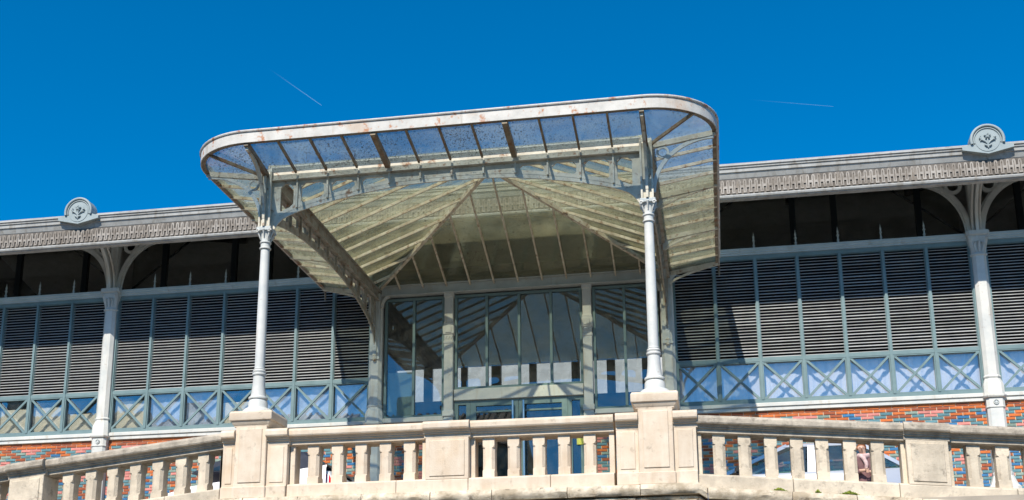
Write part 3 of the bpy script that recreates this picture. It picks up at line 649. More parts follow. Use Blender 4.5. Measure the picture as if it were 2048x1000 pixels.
# pyramid roof: bars, hips, panes
AP = Vector((W/2, -LL/2, 4.50)); ZE = 3.475
cor_ = [Vector((.0, -.05, ZE)), Vector((W, -.05, ZE)), Vector((W, -LL, ZE)), Vector((0, -LL, ZE))]
for c in cor_: MB().bar(c+Vector((0, 0, .03)), AP, .055, .07).build('hip_bar', 'bar', can)
MB().lathe([(.0, 4.46), (.05, 4.47), (.05, 4.56), (.03, 4.62), (.012, 4.7), (.0, 4.74)], AP.x, AP.y, 10).build('apex_boss', 'bar', can, smooth=40)
def slope(A, B, n, mat, barmat):
    e = (B-A); ln = e.length; u = e/ln; mid = (A+B)/2; up = AP-mid
    def top(t):             # point on the hip above eave parameter t (0..1)
        f = 2*min(t, 1-t); return A+e*t+up*f
    nrm = u.cross(up).normalized(); nrm = nrm if nrm.z > 0 else -nrm
    for i in range(n):
        t0, t1 = i/n, (i+1)/n
        pts = [A+e*t0, A+e*t1]
        T1, T0 = top(t1), top(t0)
        if t1 > 1e-6 and t1 < 1-1e-6: pts.append(T1)
        if t0 < .5 < t1: pts.append(AP.copy())
        if t0 > 1e-6: pts.append(T0)
        off = nrm*.05; k = len(pts); th = nrm*.006
        MB().add([q+off for q in pts]+[q+off+th for q in pts], [tuple(range(k)), tuple(range(k, 2*k))[::-1]]+[(j, (j+1) % k, k+(j+1) % k, k+j) for j in range(k)]).build('glass_pane', mat, can)
        if i: MB().bar(A+e*t0+nrm*.022, T0+nrm*.022, .026, .044, tuple(nrm)).build('glazing_bar', barmat, can)
slope(cor_[0], cor_[1], NX, 'pane_in', 'bar'); slope(cor_[3], cor_[2], NX, 'pane_in', 'bar')
slope(cor_[3], cor_[0], NY, 'pane_in', 'bar'); slope(cor_[2], cor_[1], NY, 'pane_in', 'bar')
# overhang: panes between bars, heavier ribs every fourth
def pane(pts, mat):
    k = len(pts); pts = [Vector(p) for p in pts]; up = Vector((0, 0, .006))
    MB().add(pts+[p+up for p in pts], [tuple(range(k)), tuple(range(k, 2*k))[::-1]]+[(j, (j+1) % k, k+(j+1) % k, k+j) for j in range(k)]).build('glass_pane', mat, can)
gi = .085
for i in range(NX):
    xa, xb = i*dX+.004, (i+1)*dX-.004
    pane([(xa, -LL-gi, ZG), (xb, -LL-gi, ZG), (xb, -LL-OY+.01, ZF), (xa, -LL-OY+.01, ZF)], 'pane_over')
for i in range(NX+1):
    x = i*dX; big = i % 4 == 0
    if 0 < i < NX: MB().bar((x, -LL-.1, ZG-(.045 if big else .028)), (x, -LL-OY+.012, ZF-(.045 if big else .028)), .07 if big else .026, .075 if big else .042).build('rib' if big else 'glazing_bar', 'bar_dark', can)
for s, x0 in ((-1, 0), (1, W)):
    for i in range(NY):
        ya, yb = -LL+i*dY+.004, -LL+(i+1)*dY-.004
        if i == NY-1: yb = -.26
        pane([(x0+s*gi, ya, ZG), (x0+s*(OX-.01), ya, ZF), (x0+s*(OX-.01), yb, ZF), (x0+s*gi, yb, ZG)], 'pane_over' if (i < 3 and s > 0) else 'pane_side')
    for i in range(1, NY):
        y = -LL+i*dY; big = i % 4 == 0
        MB().bar((x0+s*.1, y, ZG-(.04 if big else .028)), (x0+s*(OX-.012), y, ZF-(.04 if big else .028)), .05 if big else .026, .07 if big else .042).build('rib' if big else 'glazing_bar', 'canopy_iron' if big else 'bar', can)
        if big:
            br = [(x0+s*(.06+.74*math.sin(t)), y, 3.15+.30*(1-math.cos(t))*.0+.30*math.sin(t)**.6*(1.0)) for t in frange(.02, math.pi/2, 12)]
            MB().path(br, .035, .03, (0, 1, 0)).build('brace', 'canopy_iron', can)
            MB().prism([(x0+s*.05, 3.34), (x0+s*.05, 3.17), (x0+s*.2, 3.34)], 'y', y-.008, y+.008).build('gusset', 'grey_iron', can)
    # corner: ribs to the front and to the side, one radial bar, fan of panes
    c0 = Vector((x0, -LL, 0)); mat = 'pane_over'
    arc = [(x0+s*(OX-.01)*math.cos(t), -LL-(OY-.01)*math.sin(t), ZF) for t in frange(0, math.pi/2, 12)]
    inn = [(x0+s*.085*math.cos(t), -LL-.085*math.sin(t), ZG) for t in frange(0, math.pi/2, 12)]
    for q in (0, 6):
        pane(arc[q:q+7]+inn[q:q+7][::-1], 'pane_over')
    t = math.pi/4
    MB().bar((x0+s*.1*math.cos(t), -LL-.1*math.sin(t), ZG-.03), (arc[6][0], arc[6][1], ZF-.03), .026, .042).build('glazing_bar', 'bar_dark', can)
    MB().bar((x0+s*.07, -LL, ZG-.03), (x0+s*(OX-.012), -LL, ZF-.04), .05, .07).build('rib', 'canopy_iron', can)
    MB().bar((x0, -LL-.07, ZG-.03), (x0, -LL-OY+.012, ZF-.04), .06, .07).build('rib', 'canopy_dark', can)
    cv = lambda r0, z0, n=14: [(r0*(1-math.cos(a_)), z0+(3.44-z0)*math.sin(a_)) for a_ in frange(0, math.pi/2, n)]
    MB().path([(x0+s*(.085+r_), -LL, z) for r_, z in cv(.80, 2.72)], .05, .03, (0, 1, 0)).build('brace', 'grey_iron', can)
    MB().path([(x0, -LL-.10-r_, z) for r_, z in cv(.70, 2.72)], .06, .035, (1, 0, 0)).build('brace', 'canopy_iron', can)
    MB().path([(x0+s*(.085+.13)+.07*math.cos(a_), -LL, 3.27+.07*math.sin(a_)) for a_ in frange(0, 2*math.pi, 16)[:-1]], .03, .022, (0, 1, 0), True).build('ring', 'grey_iron', can)

# ------------------------------------------------------------------ balustrade
YB = -LL
railp = [(-.225, -.262), (-.235, -.285), (-.235, -.335), (-.225, -.352), (-.19, -.362), (-.185, -.375), (-.165, -.385), (-.165, -.40), (-.14, -.405), (-.14, -.449), (-.11, -.462), (.14, -.462), (.14, -.385), (.2, -.35), (.2, -.25), (-.19, -.246)]
def rail(x0, x1, root, mat, fwd=0., xf=None, name='rail'):
    return MB().loft([[(x, YB+a_-fwd*(1 if a_ < 0 else 0), z) for a_, z in railp] for x in (frange(x0, x1, max(1, int((x1-x0)/.4))) )]).build(name, mat, root, bevel=0, xf=xf)
def baluster_mb(x, zt=-.455, zb=-.962):
    h, d_ = .075, .10
    mb = MB(); c = .028
    def sq(z, c, k=1.): return [(x-h, YB-d_+c, z), (x-h+c, YB-d_, z), (x+h-c, YB-d_, z), (x+h, YB-d_+c, z), (x+h, YB+d_-c, z), (x+h-c, YB+d_, z), (x-h+c, YB+d_, z), (x-h, YB+d_-c, z)]
    e = .003
    return mb.loft([sq(zt, e), sq(zt-.095, e), sq(zt-.122, c*.6), sq(zt-.128, c*1.25), sq(zb+.105, c*1.25), sq(zb+.085, e), sq(zb, e)])
def base_course(x0, x1, root, mat, xf=None, joints=()):
    js = [x0]+list(joints)+[x1]
    for a_, b_ in zip(js, js[1:]):
        poly = [(YB-.20, -1.14), (YB-.20, -.985), (YB-.185, -.972), (YB-.06, -.945), (YB+.2, -.94), (YB+.2, -1.14)]
        MB().prism(poly, 'x', a_+.003, b_-.003).build('base_stone', mat, root, bevel=.006, xf=xf)
def panel_pier(x0, x1, root, mat, xf=None, fwd=.03):
    MB().box(x0, x1, YB-.17-fwd, YB+.18, -1.0+.02, -.44).build('panel_pier', mat, root, bevel=.006, xf=xf)
    MB().box(x0+.05, x1-.05, YB-.182-fwd, YB-.165-fwd, -.94, -.485).build('panel', mat, root, bevel=.006, xf=xf)
    rail(x0-.02, x1+.02, root, mat if mat == 'stone' else 'stone_rail', fwd+.03, xf, 'pier_cap')
cen = thing('balustrade', 'pale limestone balustrade between the two canopy columns', 'balustrade', (2.6, YB, GZ))
for xa, xb, cs in ((.515, 2.325, [.82, 1.14, 1.455, 1.775, 2.09]), (2.875, 4.685, [3.11, 3.425, 3.745, 4.06, 4.38])):
    rail(xa, xb, cen, 'stone')
    for x in cs: baluster_mb(x).build('baluster', 'stone', cen)
    for x, s in ((xa, 1), (xb, -1)): box('engaged_baluster', 'stone', cen, min(x, x+s*.065), max(x, x+s*.065), YB-.10, YB+.1, -.965, -.455, bevel=.004)
panel_pier(2.325, 2.875, cen, 'stone')
base_course(.515, 4.685, cen, 'stone', joints=(1.95, 2.87, 3.9))
def pedestal(x, label):
    p = thing('pedestal', label, 'pedestal', (x, YB, GZ), 'pedestals under the canopy columns')
    s = [(-.21, -.99), (.21, -.99)]
    MB().box(x-.21, x+.21, YB-.235, YB+.235, -1.0, -.19).build('shaft', 'stone', p, bevel=.008)
    MB().box(x-.155, x+.155, YB-.248, YB-.23, -.94, -.235).build('panel', 'stone', p, bevel=.007)
    MB().sect([(.215, -.215, .02), (.235, -.2, .02), (.235, -.19, .02), (.25, -.175, .02), (.268, -.135, .02), (.285, -.125, .02), (.29, -.11, .03), (.29, -.03, .03), (.275, -.004, .03)], x, YB).build('cap', 'stone', p, smooth=25)
    MB().box(x-.225, x+.225, YB-.255, YB+.25, -1.14, -.99).build('base', 'stone', p, bevel=.008)
    for s in (-1, 1):
        xa, xb = x+s*.212, x+s*(.485 if (s > 0 or x > 1) else .39); xa, xb = min(xa, xb), max(xa, xb)
        MB().box(xa, xb, YB-.19, YB+.19, -.99, -.44).build('side_pier', 'stone', p, bevel=.006)
        MB().box(xa+.045, xb-.045, YB-.20, YB-.185, -.94, -.475).build('side_panel', 'stone', p, bevel=.005)
        MB().loft([[(q, YB+a_-(.05 if a_ < 0 else 0), z) for a_, z in railp] for q in (xa, xb+.02*(s > 0)-.0)]).build('side_cap', 'stone', p)
        MB().box(xa, xb, YB-.225, YB+.22, -1.14, -.985).build('side_base', 'stone', p, bevel=.008)
pedestal(0.02, 'limestone pedestal carrying the canopy column nearer the white car')
pedestal(5.2, 'limestone pedestal carrying the canopy column nearer the silver car')
def flank(root, xs, x0, x1, pier, slope, zoff, xpiv):
    xf = lambda v: Vector((v.x, v.y, v.z+zoff-slope*abs(v.x-xpiv)))
    segs = [(x0, pier[0]), (pier[1], x1)] if x1 > x0 else [(pier[1], x0), (x1, pier[0])]
    for a_, b_ in segs: rail(a_, b_, root, 'stone_rail', 0, xf)
    panel_pier(pier[0], pier[1], root, 'stone_grey', xf)
    for x in xs: baluster_mb(x).build('baluster', 'stone_grey', root, xf=xf)
    a_, b_ = min(x0, x1), max(x0, x1); js = []; q = a_+1.1
    while q < b_-.4: js.append(q); q += random.uniform(.9, 1.3)
    base_course(a_, b_, root, 'stone_grey', xf, js)
    for x, s in ((segs[0][1], -1), (segs[1][0], 1), (x0, 1 if x1 > x0 else -1)): 
        MB().box(min(x, x+s*.05), max(x, x+s*.05), YB-.1, YB+.1, -.965, -.455).build('engaged_baluster', 'stone_grey', root, bevel=.004, xf=xf)
    return xf
lf = thing('ramp_balustrade', 'weathered stone balustrade sloping down beside the white car', 'balustrade', (-3.5, YB, GZ))
xfL = flank(lf, [-.675, -.985, -1.307, -1.62, -1.94, -2.245, -2.57, -3.62, -3.94, -4.26, -4.58, -4.9, -5.2], -.385, -5.5, (-3.35, -2.86), .102, -.015, -.35)
rf = thing('ramp_balustrade', 'weathered stone balustrade sloping down past the silver car', 'balustrade', (8.5, YB, GZ))
xfR = flank(rf, [5.947, 6.249, 6.558, 6.862, 7.156, 7.474, 7.79, 8.86, 9.18, 9.5, 9.82, 10.14, 10.46, 10.78], 5.69, 11.2, (8.1, 8.57), .0855, -.055, 5.7)
# retaining wall: worn nosing stones over dressed courses
rw = thing('retaining_wall', 'worn limestone block wall under the balustrades', 'wall', (2.6, YB, SZ))
wz = lambda x: (-.018-.102*(-.35-x)) if x < -.35 else ((-.06-.0855*(x-5.7)) if x > 5.7 else 0)
def stone(x0, x1, yf, z0, z1, rough=.012):
    nx, nz = max(3, int((x1-x0)/.09)), 4; mb = MB(); rings = []
    for i in range(nx+1):
        x = x0+(x1-x0)*i/nx; e = 1 if i in (0, nx) else 0
        ring = []
        for j in range(nz+1):
            t = j/nz; z = z0+(z1-z0)*t; b = .03*math.sin(math.pi*t)
            ring.append((x, yf-b+e*.015+random.uniform(-rough, rough), z+wz(x)+(random.uniform(-rough, rough)*.6 if 0 < j < nz else 0)))
        ring += [(x, YB+.15, z1+wz(x)), (x, YB+.15, z0+wz(x))]
        rings.append(ring)
    return mb.loft(rings).build('stone_block', 'stone_rough', rw, smooth=50)
for z0, z1, yf, lo_, hi_ in ((-1.275, -1.143, YB-.30, .55, 1.0), (-1.34, -1.285, YB-.22, .5, .9), (-1.62, -1.345, YB-.26, .5, .9), (-1.9, -1.63, YB-.24, .5, .9)):
    x = -5.5
    while x < 11:
        x2 = min(11.2, x+random.uniform(lo_, hi_)); stone(x+.004, x2-.004, yf+random.uniform(-.02, .015), z0, z1-random.choice([0, 0, .006])); x = x2
MB().box(-5.5, 11.2, YB-.2, YB+.16, SZ, -1.95).build('core', 'stone_rough', rw, xf=lambda v: Vector((v.x, v.y, v.z+(wz(v.x) if v.z > -3 else 0))))
# moss tufts on the base course
def moss(x, wd, n, label):
    mb = MB(); rnd = random.Random(int(x*100)+999)
    for i in range(n):
        a_ = x+rnd.gauss(0, wd*.4); z = -1.143+wz(a_); y = YB-.225+rnd.uniform(-.05, .01)
        h = rnd.uniform(.015, .05)*(1.2-min(1, abs(a_-x)/wd)); t = rnd.uniform(0, 6.28); s = .010
        mb.add([(a_-s*math.cos(t), y-s*math.sin(t), z), (a_+s*math.cos(t), y+s*math.sin(t), z), (a_+rnd.uniform(-.02, .02), y+rnd.uniform(-.03, .01), z+h)], [(0, 1, 2)])
        mb.add([(a_-.012, y-.012, z+h*.5), (a_+.012, y-.012, z+h*.4), (a_+.006, y-.004, z+h*.9), (a_-.008, y-.004, z+h*.8)], [(0, 1, 2, 3)])
    o = mb.build('moss_tuft', 'moss'); tag(o, label, 'moss', 'moss tufts along the balustrade foot', 'stuff')
moss(6.62, .10, 160, 'long green moss tuft below the windscreen of the silver car')
moss(7.06, .035, 60, 'small round moss tuft below the rear door of the silver car')
moss(7.42, .12, 170, 'broad moss tuft on the stone below the woman in the jacket')
moss(-.62, .09, 150, 'leafy moss tuft below the foot of the pedestal by the white car')

# ------------------------------------------------------------------ cars
def car(label, loc, flip, paint, ln, wd, belt, roof, pts, topmat, quarter=True):
    """pts: x of windscreen foot, roof front, roof rear, rear-window foot, measured from the nose; nose towards -x (flip mirrors)"""
    root = thing('parked_car', label, 'car', loc, 'cars parked in front of the hall')
    f = -1 if flip else 1; X0, Y0, Z0 = loc; hw = wd/2
    T = lambda x, y, z: (X0+f*(x-ln/2), Y0+y, Z0+z)
    wf, r0, r1, rf_ = pts
    # body: lofted cross sections
    prof = [(0, .28, .42, .80), (.06, .2, .55, .90), (.25, .17, belt-.17, .96), (wf*.6, .17, belt-.09, .99), (wf, .17, belt, 1), ((r0+r1)/2, .17, belt+.015, 1), (rf_, .17, belt+.03, .99), (ln-.3, .18, belt+.0, .96), (ln-.06, .22, belt-.06, .91), (ln, .3, belt-.16, .84)]
    if not quarter: prof = [(x, zb, zt_-max(0, .36*(1-x/rf_)) if x > .1 else zt_, k) for x, zb, zt_, k in prof]
    rings = []
    for x, zb, zt_, k in prof:
        h = hw*k
        rings.append([T(x, y, z) for y, z in ((-h*.93, zb), (-h, zb+.1), (-h*1.0, (zb+zt_)/2), (-h*.985, zt_-.07), (-h*.93, zt_-.015), (-h*.8, zt_), (h*.8, zt_), (h*.93, zt_-.015), (h*.985, zt_-.07), (h, (zb+zt_)/2), (h, zb+.1), (h*.93, zb))])
    MB().loft(rings).build('body', paint, root, smooth=35)
    # cabin
    kb, kt = .90, .72
    bz = belt-.02
    def ring_(xa, xb, z, k):
        h = hw*k; c = .06
        return [T(xa+c, -h, z), T(xb-c, -h, z), T(xb, -h+c, z), T(xb, h-c, z), T(xb-c, h, z), T(xa+c, h, z), T(xa, h-c, z), T(xa, -h+c, z)]
    sx = lambda t: (wf+(r0-wf)*t, rf_+(r1-rf_)*t)
    zt2 = lambda t: bz+(roof-bz)*t
    rs = [(0, kb), (.3, kb-.03), (.6, kb-.075), (.85, kb-.12), (.94, kb-.16)]
    if not quarter: MB().loft([ring_(*sx(t), zt2(t), k) for t, k in rs]+[ring_(sx(1)[0]+.06, sx(1)[1]-.06, zt2(1), kb-.27), ring_(sx(1)[0]+.3, sx(1)[1]-.3, zt2(1)+.012, kb-.45)]).build('folding_roof', topmat, root, smooth=35)
    else:
        MB().loft([ring_(*sx(t), zt2(t), k) for t, k in rs[3:]]+[ring_(sx(1)[0]+.06, sx(1)[1]-.06, zt2(1), kb-.27), ring_(sx(1)[0]+.3, sx(1)[1]-.3, zt2(1)+.012, kb-.45)]).build('roof', topmat, root, smooth=35)
    kk = lambda t: interp([(0, kb), (.3, kb-.03), (.6, kb-.075), (.85, kb-.12), (.94, kb-.16)], t)
    def sidewin(poly, name, mat, proud=.012):
        for s in (-1, 1):
            vs = [T(x, s*(hw*kk(t)+proud), zt2(t)) for x, t in poly]; k = len(vs)
            vs2 = [T(x, s*(hw*kk(t)+proud-.02), zt2(t)) for x, t in poly]
            MB().add(vs+vs2, [tuple(range(k)), tuple(range(k, 2*k))[::-1]]+[(j, (j+1) % k, k+(j+1) % k, k+j) for j in range(k)]).build(name, mat, root)
    def E(t, rear): a_, b_ = sx(t); return (b_-.14-.10*t if rear else a_+.16)
    mid = (wf+rf_)/2; m1 = mid-.08
    if quarter:
        for s in (-1, 1):
            for e, nm in ((0, 'front_pillar'), (1, 'rear_pillar')):
                pts_ = [T(sx(t)[e]+(.05 if e == 0 else -.05), s*(hw*kk(t)-.03), zt2(t)) for t in (0, .3, .6, .9)]
                MB().path(pts_, .05, .07 if e == 0 else .10, (0, 1, 0)).build(nm, paint, root)

    if quarter:
        m2 = rf_-.62
        seals = [[(E(.05, 0)+.1, .05), (m1-.04, .05), (m1-.01, .84), (E(.86, 0)+.1, .86), (E(.5, 0)+.05, .5)], [(m1+.10, .05), (m2, .05), (m2-.03, .84), (m1+.12, .85)],
                 [(m2+.09, .06), (rf_-.30, .10), (rf_-.24, .18), (m2+.16, .62), (m2+.08, .72)]]
        for q in seals:
            cx_, ct = sum(p[0] for p in q)/len(q), sum(p[1] for p in q)/len(q)
            sidewin([(cx_+(x-cx_)*.94, ct+(t-ct)*.92) for x, t in q], 'side_window', 'car_side', .011)
        sidewin([(m1-.03, .04), (m1+.09, .04), (m1+.11, .88), (m1+.0, .88)], 'door_pillar', paint, .014)
    else:
        sidewin([(E(.05, 0)+.1, .05), (m1+.25, .05), (m1+.2, .8), (E(.82, 0)+.12, .82)], 'side_window', 'car_side', .010)
    for a_, nm in ((0, 'windscreen'), (1, 'rear_window')):
        vs = []
        for t, s in ((.06, -1), (.06, 1), (.88, 1), (.88, -1)):
            x = sx(t)[a_]+(-.012 if a_ == 0 else .012); vs.append(T(x, s*hw*(kk(t)-.1), zt2(t)))
        vs2 = [(p[0]+f*(.02 if a_ == 0 else -.02), p[1], p[2]) for p in vs]
        MB().add(vs+vs2, [(0, 1, 2, 3), (7, 6, 5, 4)]+[(j, (j+1) % 4, 4+(j+1) % 4, 4+j) for j in range(4)]).build(nm, 'car_side', root)
    for x in (.75, ln-.78):
        for s in (-1, 1):
            wh = MB().lathe([(.0, -.085), (.2, -.085), (.275, -.075), (.29, -.05), (.29, .05), (.275, .075), (.2, .085), (0, .085)], 0, 0, 22)
            q = lambda v, x=x, s=s: Vector(T(x+v.x, s*(hw-.09)+v.z, .29+v.y))
            o = wh.build('wheel', 'tyre', root, smooth=40, xf=q)
            MB().lathe([(0, .088), (.06, .095), (.17, .088), (.19, .078)], 0, 0, 18).build('rim', 'rim', o, smooth=40, xf=lambda v, x=x, s=s: Vector(T(x+v.x, s*(hw-.09+v.z), .29+v.y)))
    for s in (-1, 1):
        lam = [(ln-.22, belt-.10), (ln-.05, belt-.13), (ln-.005, belt-.22), (ln-.04, belt-.27), (ln-.2, belt-.24), (ln-.26, belt-.16)]
        k = len(lam); vs = [T(x, s*(hw*(.985-(.10 if x > ln-.1 else 0))), z) for x, z in lam]; v2 = [T(x-.05, s*(hw*.75), z) for x, z in lam]
        MB().add(vs+v2, [tuple(range(k)), tuple(range(k, 2*k))[::-1]]+[(j, (j+1) % k, k+(j+1) % k, k+j) for j in range(k)]).build('tail_lamp', 'redlamp', root, bevel=.004)
        MB().box(*(lambda a_, b_: (min(a_, b_), max(a_, b_)))(T(.02, 0, 0)[0], T(.14, 0, 0)[0]), Y0+s*hw*.62-.12, Y0+s*hw*.62+.12, Z0+.42, Z0+.52).build('headlight', 'steel', root, bevel=.01)
        q = T(wf+.28, s*(hw+.06), belt+.04); MB().box(q[0]-.04, q[0]+.06, q[1]-.06, q[1]+.06, q[2]-.045, q[2]+.055).build('mirror', 'black' if quarter else paint, root, bevel=.02, seg=2)
        if quarter:
            for hx in (m1-.22, m2-.2): q = T(hx, s*(hw+.004), belt-.12); MB().box(q[0]-.07, q[0]+.07, q[1]-.02, q[1]+.02, q[2]-.012, q[2]+.012).build('door_handle', paint, root, bevel=.004)
    return root
MT['car_side'] = glass('car side window', (.50, .68, .70), .05, .3)
car('silver saloon car parked behind the sloping balustrade', (7.05, -1.55, GZ), False, 'silver', 4.1, 1.5, .93, 1.40, (.93, 2.0, 2.95, 3.72), 'silver')
car('white open-top car with a dark fabric roof and red tail lamp', (-1.42, -2.62, GZ), False, 'carwhite', 3.5, 1.45, 1.10, 1.37, (1.25, 1.9, 3.0, 3.42), 'softtop', False)

# scooter beside the white car
st = thing('scooter', 'grey scooter with clear screen parked behind the white car', 'scooter', (.28, -1.0, GZ))
x, y, z = .28, -1.0, GZ
for dx_ in (-.45, .5):
    wv = MB().lathe([(0, -.05), (.12, -.05), (.2, -.035), (.21, 0), (.2, .035), (.12, .05), (0, .05)], 0, 0, 18).build('wheel', 'tyre', st, smooth=40, xf=lambda v, dx_=dx_: Vector((x+dx_+v.x, y+v.z, z+.21+v.y)))
    MB().lathe([(0, -.055), (.11, -.053), (.11, .053), (0, .055)], 0, 0, 14).build('rim', 'rim', wv, smooth=40, xf=lambda v, dx_=dx_: Vector((x+dx_+v.x, y+v.z, z+.21+v.y)))
MB().loft([[(x+a_, y+s*h, z+b_) for s in (1, -1) for b_ in ((b0, b1) if s == 1 else (b1, b0))] for a_, b0, b1, h in ((.75, .55, .68, .06), (.5, .42, .78, .14), (.15, .36, .76, .15), (-.05, .25, .5, .14), (-.2, .22, .32, .15), (-.38, .25, .35, .14))]).build('body', 'scoot', st, bevel=.02, smooth=40)
MB().loft([[(x+a_, y+s*h, z+b_) for s in (1, -1) for b_ in ((b0, b1) if s == 1 else (b1, b0))] for a_, b0, b1, h in ((.72, .70, .77, .09), (.4, .78, .85, .13), (.1, .76, .83, .12), (-.02, .74, .79, .08))]).build('seat', 'black', st, bevel=.02, smooth=40)
MB().loft([[(x-.36+a_, y+s*h, z+b_) for s, a_ in ((1, .0), (1, .06), (-1, .06), (-1, .0))] for b_, h in ((.3, .17), (.6, .2), (.85, .16), (.98, .1))]).build('leg_shield', 'scoot', st, smooth=40)
MB().tube([(x-.47, y, z+.21), (x-.4, y, z+.55), (x-.33, y, z+1.02)], .03, 8).build('fork', 'steel', st, smooth=60)
MB().tube([(x-.2, y-.3, z+1.03), (x-.32, y-.16, z+1.05), (x-.34, y, z+1.02), (x-.32, y+.16, z+1.05), (x-.2, y+.3, z+1.03)], .018, 8).build('handlebar', 'black', st, smooth=60)
MB().loft([[(x-.40+.16*t, y-.24*(1-.3*t), z+1.0+.42*t), (x-.44+.16*t, y, z+1.0+.44*t), (x-.40+.16*t, y+.24*(1-.3*t), z+1.0+.42*t), (x-.395+.16*t, y+.23*(1-.3*t), z+1.0+.42*t), (x-.435+.16*t, y, z+1.0+.44*t), (x-.395+.16*t, y-.23*(1-.3*t), z+1.0+.42*t)] for t in (0, .5, 1)]).build('screen', 'scoot_glass', st)
for s in (-1, 1):
    MB().tube([(x-.28, y+s*.2, z+1.04), (x-.3, y+s*.26, z+1.16)], .008, 6).build('mirror_stem', 'black', st)
    MB().lathe([(0, -.012), (.045, -.01), (.05, 0), (.045, .01), (0, .012)], 0, 0, 12).build('mirror', 'black', st, xf=lambda v, s=s: Vector((x-.3+v.z, y+s*.27+v.x, z+1.19+v.y)))
MB().lathe([(0, -.05), (.06, -.03), (.07, 0)], 0, 0, 12).build('headlight', 'steel', st, xf=lambda v: Vector((x-.43+v.z, y+v.x, z+.93+v.y)))

# ------------------------------------------------------------------ person walking between car and balustrade
pr = thing('person', 'woman in mauve jacket and pale scarf looking down at her hands', 'person', (7.98, -2.62, GZ))
def skin(name, joints, edges, mat, parent, sub=2):
    me = bpy.data.meshes.new(name); me.from_pydata([j[:3] for j in joints], edges, []); me.materials.append(MT[mat])
    o = link(name, me, parent, (0, 0, 0)); md = o.modifiers.new('skin', 'SKIN'); md.use_smooth_shade = True
    for i, j in enumerate(joints): me.skin_vertices[0].data[i].radius = (j[3], j[4] if len(j) > 4 else j[3])
    me.skin_vertices[0].data[0].use_root = True
    s_ = o.modifiers.new('sub', 'SUBSURF'); s_.levels = s_.render_levels = sub; return o
K = 1.27/1.66; bx, by, bz = 7.98, -2.62, GZ
def J(x, y, z, r, r2=None): return (bx+x*K, by+y*K, bz+z*K, r*K, (r2 or r)*K)
hx = -.05
body = skin('body', [J(0, 0, .88, .13, .10), J(0, 0, 1.10, .115, .09), J(0, -.01, 1.30, .14, .095), J(-.005, -.02, 1.39, .055), J(-.02, -.045, 1.45, .05), J(hx, -.06, 1.52, .078, .085), J(hx, -.055, 1.58, .07, .08),
       J(.15, 0, 1.33, .055), J(.21, -.02, 1.10, .04), J(.08, -.20, 1.05, .032), J(.04, -.24, 1.06, .026), J(-.15, 0, 1.33, .055), J(-.2, -.03, 1.1, .04), J(-.06, -.22, 1.08, .032), J(-.02, -.25, 1.09, .026),
       J(.08, 0, .80, .085), J(.10, -.03, .45, .055), J(.10, .0, .08, .038), J(.10, -.12, .035, .034), J(-.08, 0, .80, .085), J(-.10, .06, .45, .055), J(-.10, .12, .09, .038), J(-.10, .01, .035, .034)],
     [(0, 1), (1, 2), (2, 3), (3, 4), (4, 5), (5, 6), (2, 7), (7, 8), (8, 9), (9, 10), (2, 11), (11, 12), (12, 13), (13, 14), (0, 15), (15, 16), (16, 17), (17, 18), (0, 19), (19, 20), (20, 21), (21, 22)], 'skin', pr)
skin('jacket', [J(0, 0, .80, .165, .13), J(0, 0, .95, .165, .125), J(0, 0, 1.12, .14, .11), J(0, -.01, 1.31, .155, .11), J(0, -.015, 1.38, .07), J(.155, 0, 1.33, .07), J(.215, -.02, 1.09, .058), J(.11, -.17, 1.05, .045), J(-.155, 0, 1.33, .07), J(-.205, -.03, 1.09, .058), J(-.09, -.19, 1.07, .045)],
     [(0, 1), (1, 2), (2, 3), (3, 4), (3, 5), (5, 6), (6, 7), (3, 8), (8, 9), (9, 10)], 'jacket', pr)
skin('trousers', [J(0, 0, .86, .135, .11), J(.08, 0, .76, .095), J(.10, -.03, .45, .068), J(.10, 0, .1, .055), J(-.08, 0, .76, .095), J(-.10, .06, .45, .068), J(-.10, .115, .12, .055)], [(0, 1), (1, 2), (2, 3), (0, 4), (4, 5), (5, 6)], 'jeans', pr)
skin('scarf', [J(-.01, -.09, 1.36, .05), J(.09, -.04, 1.39, .05), J(.08, .06, 1.41, .045), J(-.08, .06, 1.41, .045), J(-.1, -.04, 1.39, .05), J(-.03, -.13, 1.33, .045), J(.02, -.135, 1.22, .04), J(.0, -.14, 1.1, .03)], [(0, 1), (1, 2), (2, 3), (3, 4), (4, 0), (0, 5), (5, 6), (6, 7)], 'scarf', pr)
skin('hair', [J(hx+.01, -.02, 1.60, .085, .09), J(hx+.03, .03, 1.53, .075), J(hx+.03, .02, 1.44, .05), J(hx+.085, -.05, 1.50, .03), J(hx-.085, -.05, 1.50, .03), J(hx, -.10, 1.615, .05)], [(0, 1), (1, 2), (0, 3), (0, 4), (0, 5)], 'hair', pr)
for s in (-1, 1):    # fingers closing on a slip of paper
    for i in range(4):
        a0 = (.03*s+.01, -.26-.006*i, 1.09-.018*i)
        skin('finger', [J(a0[0], a0[1], a0[2], .009), J(a0[0]-s*.02, a0[1]-.03, a0[2]-.004, .008), J(a0[0]-s*.04, a0[1]-.03, a0[2]-.012, .007)], [(0, 1), (1, 2)], 'skin', body, 1)
    skin('finger', [J(.03*s+.01, -.25, 1.095, .011), J(.015*s, -.27, 1.115, .009), J(-.005*s, -.285, 1.115, .008)], [(0, 1), (1, 2)], 'skin', body, 1)
    MB().lathe([(0, -.006), (.008, 0), (0, .006)], 0, 0, 8).build('eye', 'black', body, xf=lambda v, s=s: Vector(J(hx-.028*s, -.138, 1.535, 0)[:3])+v)
MB().tube([J(hx, -.13, 1.53, 0)[:3], J(hx, -.155, 1.50, 0)[:3]], .012, 6).build('nose', 'skin', body, smooth=60)
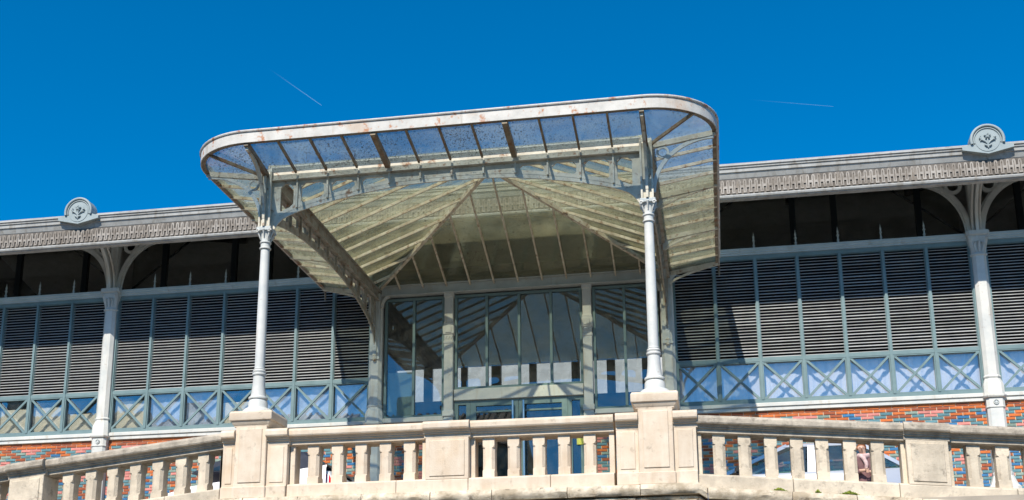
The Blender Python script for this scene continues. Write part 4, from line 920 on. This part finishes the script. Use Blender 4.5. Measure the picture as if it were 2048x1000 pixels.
for s in (-1, 1): MB().box(*[v for p in (0, 1) for v in ()] or (bx+s*.10*K-.035*K, bx+s*.10*K+.035*K, by-.16*K if s > 0 else by-.04*K, by+.05*K if s > 0 else by+.17*K, bz, bz+.07*K)).build('shoe', 'black', pr, bevel=.02, seg=2)
bag = MB().box(bx+.2*K, bx+.34*K, by-.16*K, by+.1*K, bz+.62*K, bz+.92*K).build('shoulder_bag', 'black', None, bevel=.025, seg=2); tag(bag, "black shoulder bag hanging at the woman's side", 'bag')

# ------------------------------------------------------------------ houses across the street, mirrored in the panes
def house(label, x0, x1, y0, y1, eave, ridge, name='stone_house', wallmat='plaster'):
    h = thing(name, label, 'house', ((x0+x1)/2, (y0+y1)/2, SZ), 'houses across the street mirrored in the windows')
    box('wall', wallmat, h, x0, x1, y0, y1, SZ, eave); ym = (y0+y1)/2
    rf = MB().add([(x0-.4, y0-.5, eave), (x1+.4, y0-.5, eave), (x1+.4, y1+.5, eave), (x0-.4, y1+.5, eave), (x0-.4, ym, ridge), (x1+.4, ym, ridge)], [(0, 1, 5, 4), (2, 3, 4, 5), (1, 2, 5), (3, 0, 4), (0, 3, 2, 1)]).build('roof', 'tile', h)
    mb = MB(); n = int((x1-x0)/.45)
    for i in range(n):
        xx = x0+(i+.5)*(x1-x0)/n
        mb.tube([(xx, y1+.5, eave+.05), (xx, ym, ridge+.05)], .13, 6)
    mb.build('tile_rows', 'tile', rf)['kind'] = 'stuff'
    nw = max(2, int((x1-x0)/2.6))
    for i in range(nw):
        xc = x0+(i+.5)*(x1-x0)/nw
        for z in (eave-2.2, eave-5.4):
            wn = box('window', 'dark', h, xc-.5, xc+.5, y1-.02, y1+.02, z-.85, z+.85); box('frame', 'white_iron', wn, xc-.62, xc-.5, y1-.0, y1+.06, z-.95, z+.95); box('frame', 'white_iron', wn, xc+.5, xc+.62, y1-.0, y1+.06, z-.95, z+.95)
    box('chimney', wallmat, rf, x0+1.5, x0+2.4, ym-.4, ym+.4, ridge-1, ridge+1.2)
    return h
house('tall ochre house mirrored in the window panels beside the outermost pilaster', -42, -31, -56, -46, 11.0, 14.2)
house('broad tile roofed house mirrored in the window panels between pilaster and pedestal', -30, -17, -58, -47, 10.2, 13.8)
house('low tile roofed house mirrored in the entrance side window', -15, -6, -55, -46, 10.0, 13.0)

# ------------------------------------------------------------------ contrails high above
def contrail(A, B, r, label):
    A, B = Vector(A), Vector(B); n = 10; ln = (B-A).length
    mb = MB(); mb.loft([[(ln*i/n, rr*math.cos(a_), rr*math.sin(a_)) for a_ in frange(0, 2*math.pi, 8)[:-1]] for i, rr in [(i, r*(1.5-1.2*i/n)) for i in range(n+1)]])
    o = mb.build('contrail', 'contrail', smooth=60); o.location = A; o.rotation_euler = (B-A).to_track_quat('X', 'Z').to_euler()
    tag(o, label, 'contrail', 'contrails in the sky')
contrail((-1255, 3000, 1795), (-1075, 3000, 1649), 1.7, 'slanting white contrail above the end of the canopy fascia')
contrail((130, 3000, 1552), (367, 3000, 1507), 1.1, 'nearly level thin contrail between the canopy and the roof medallion')
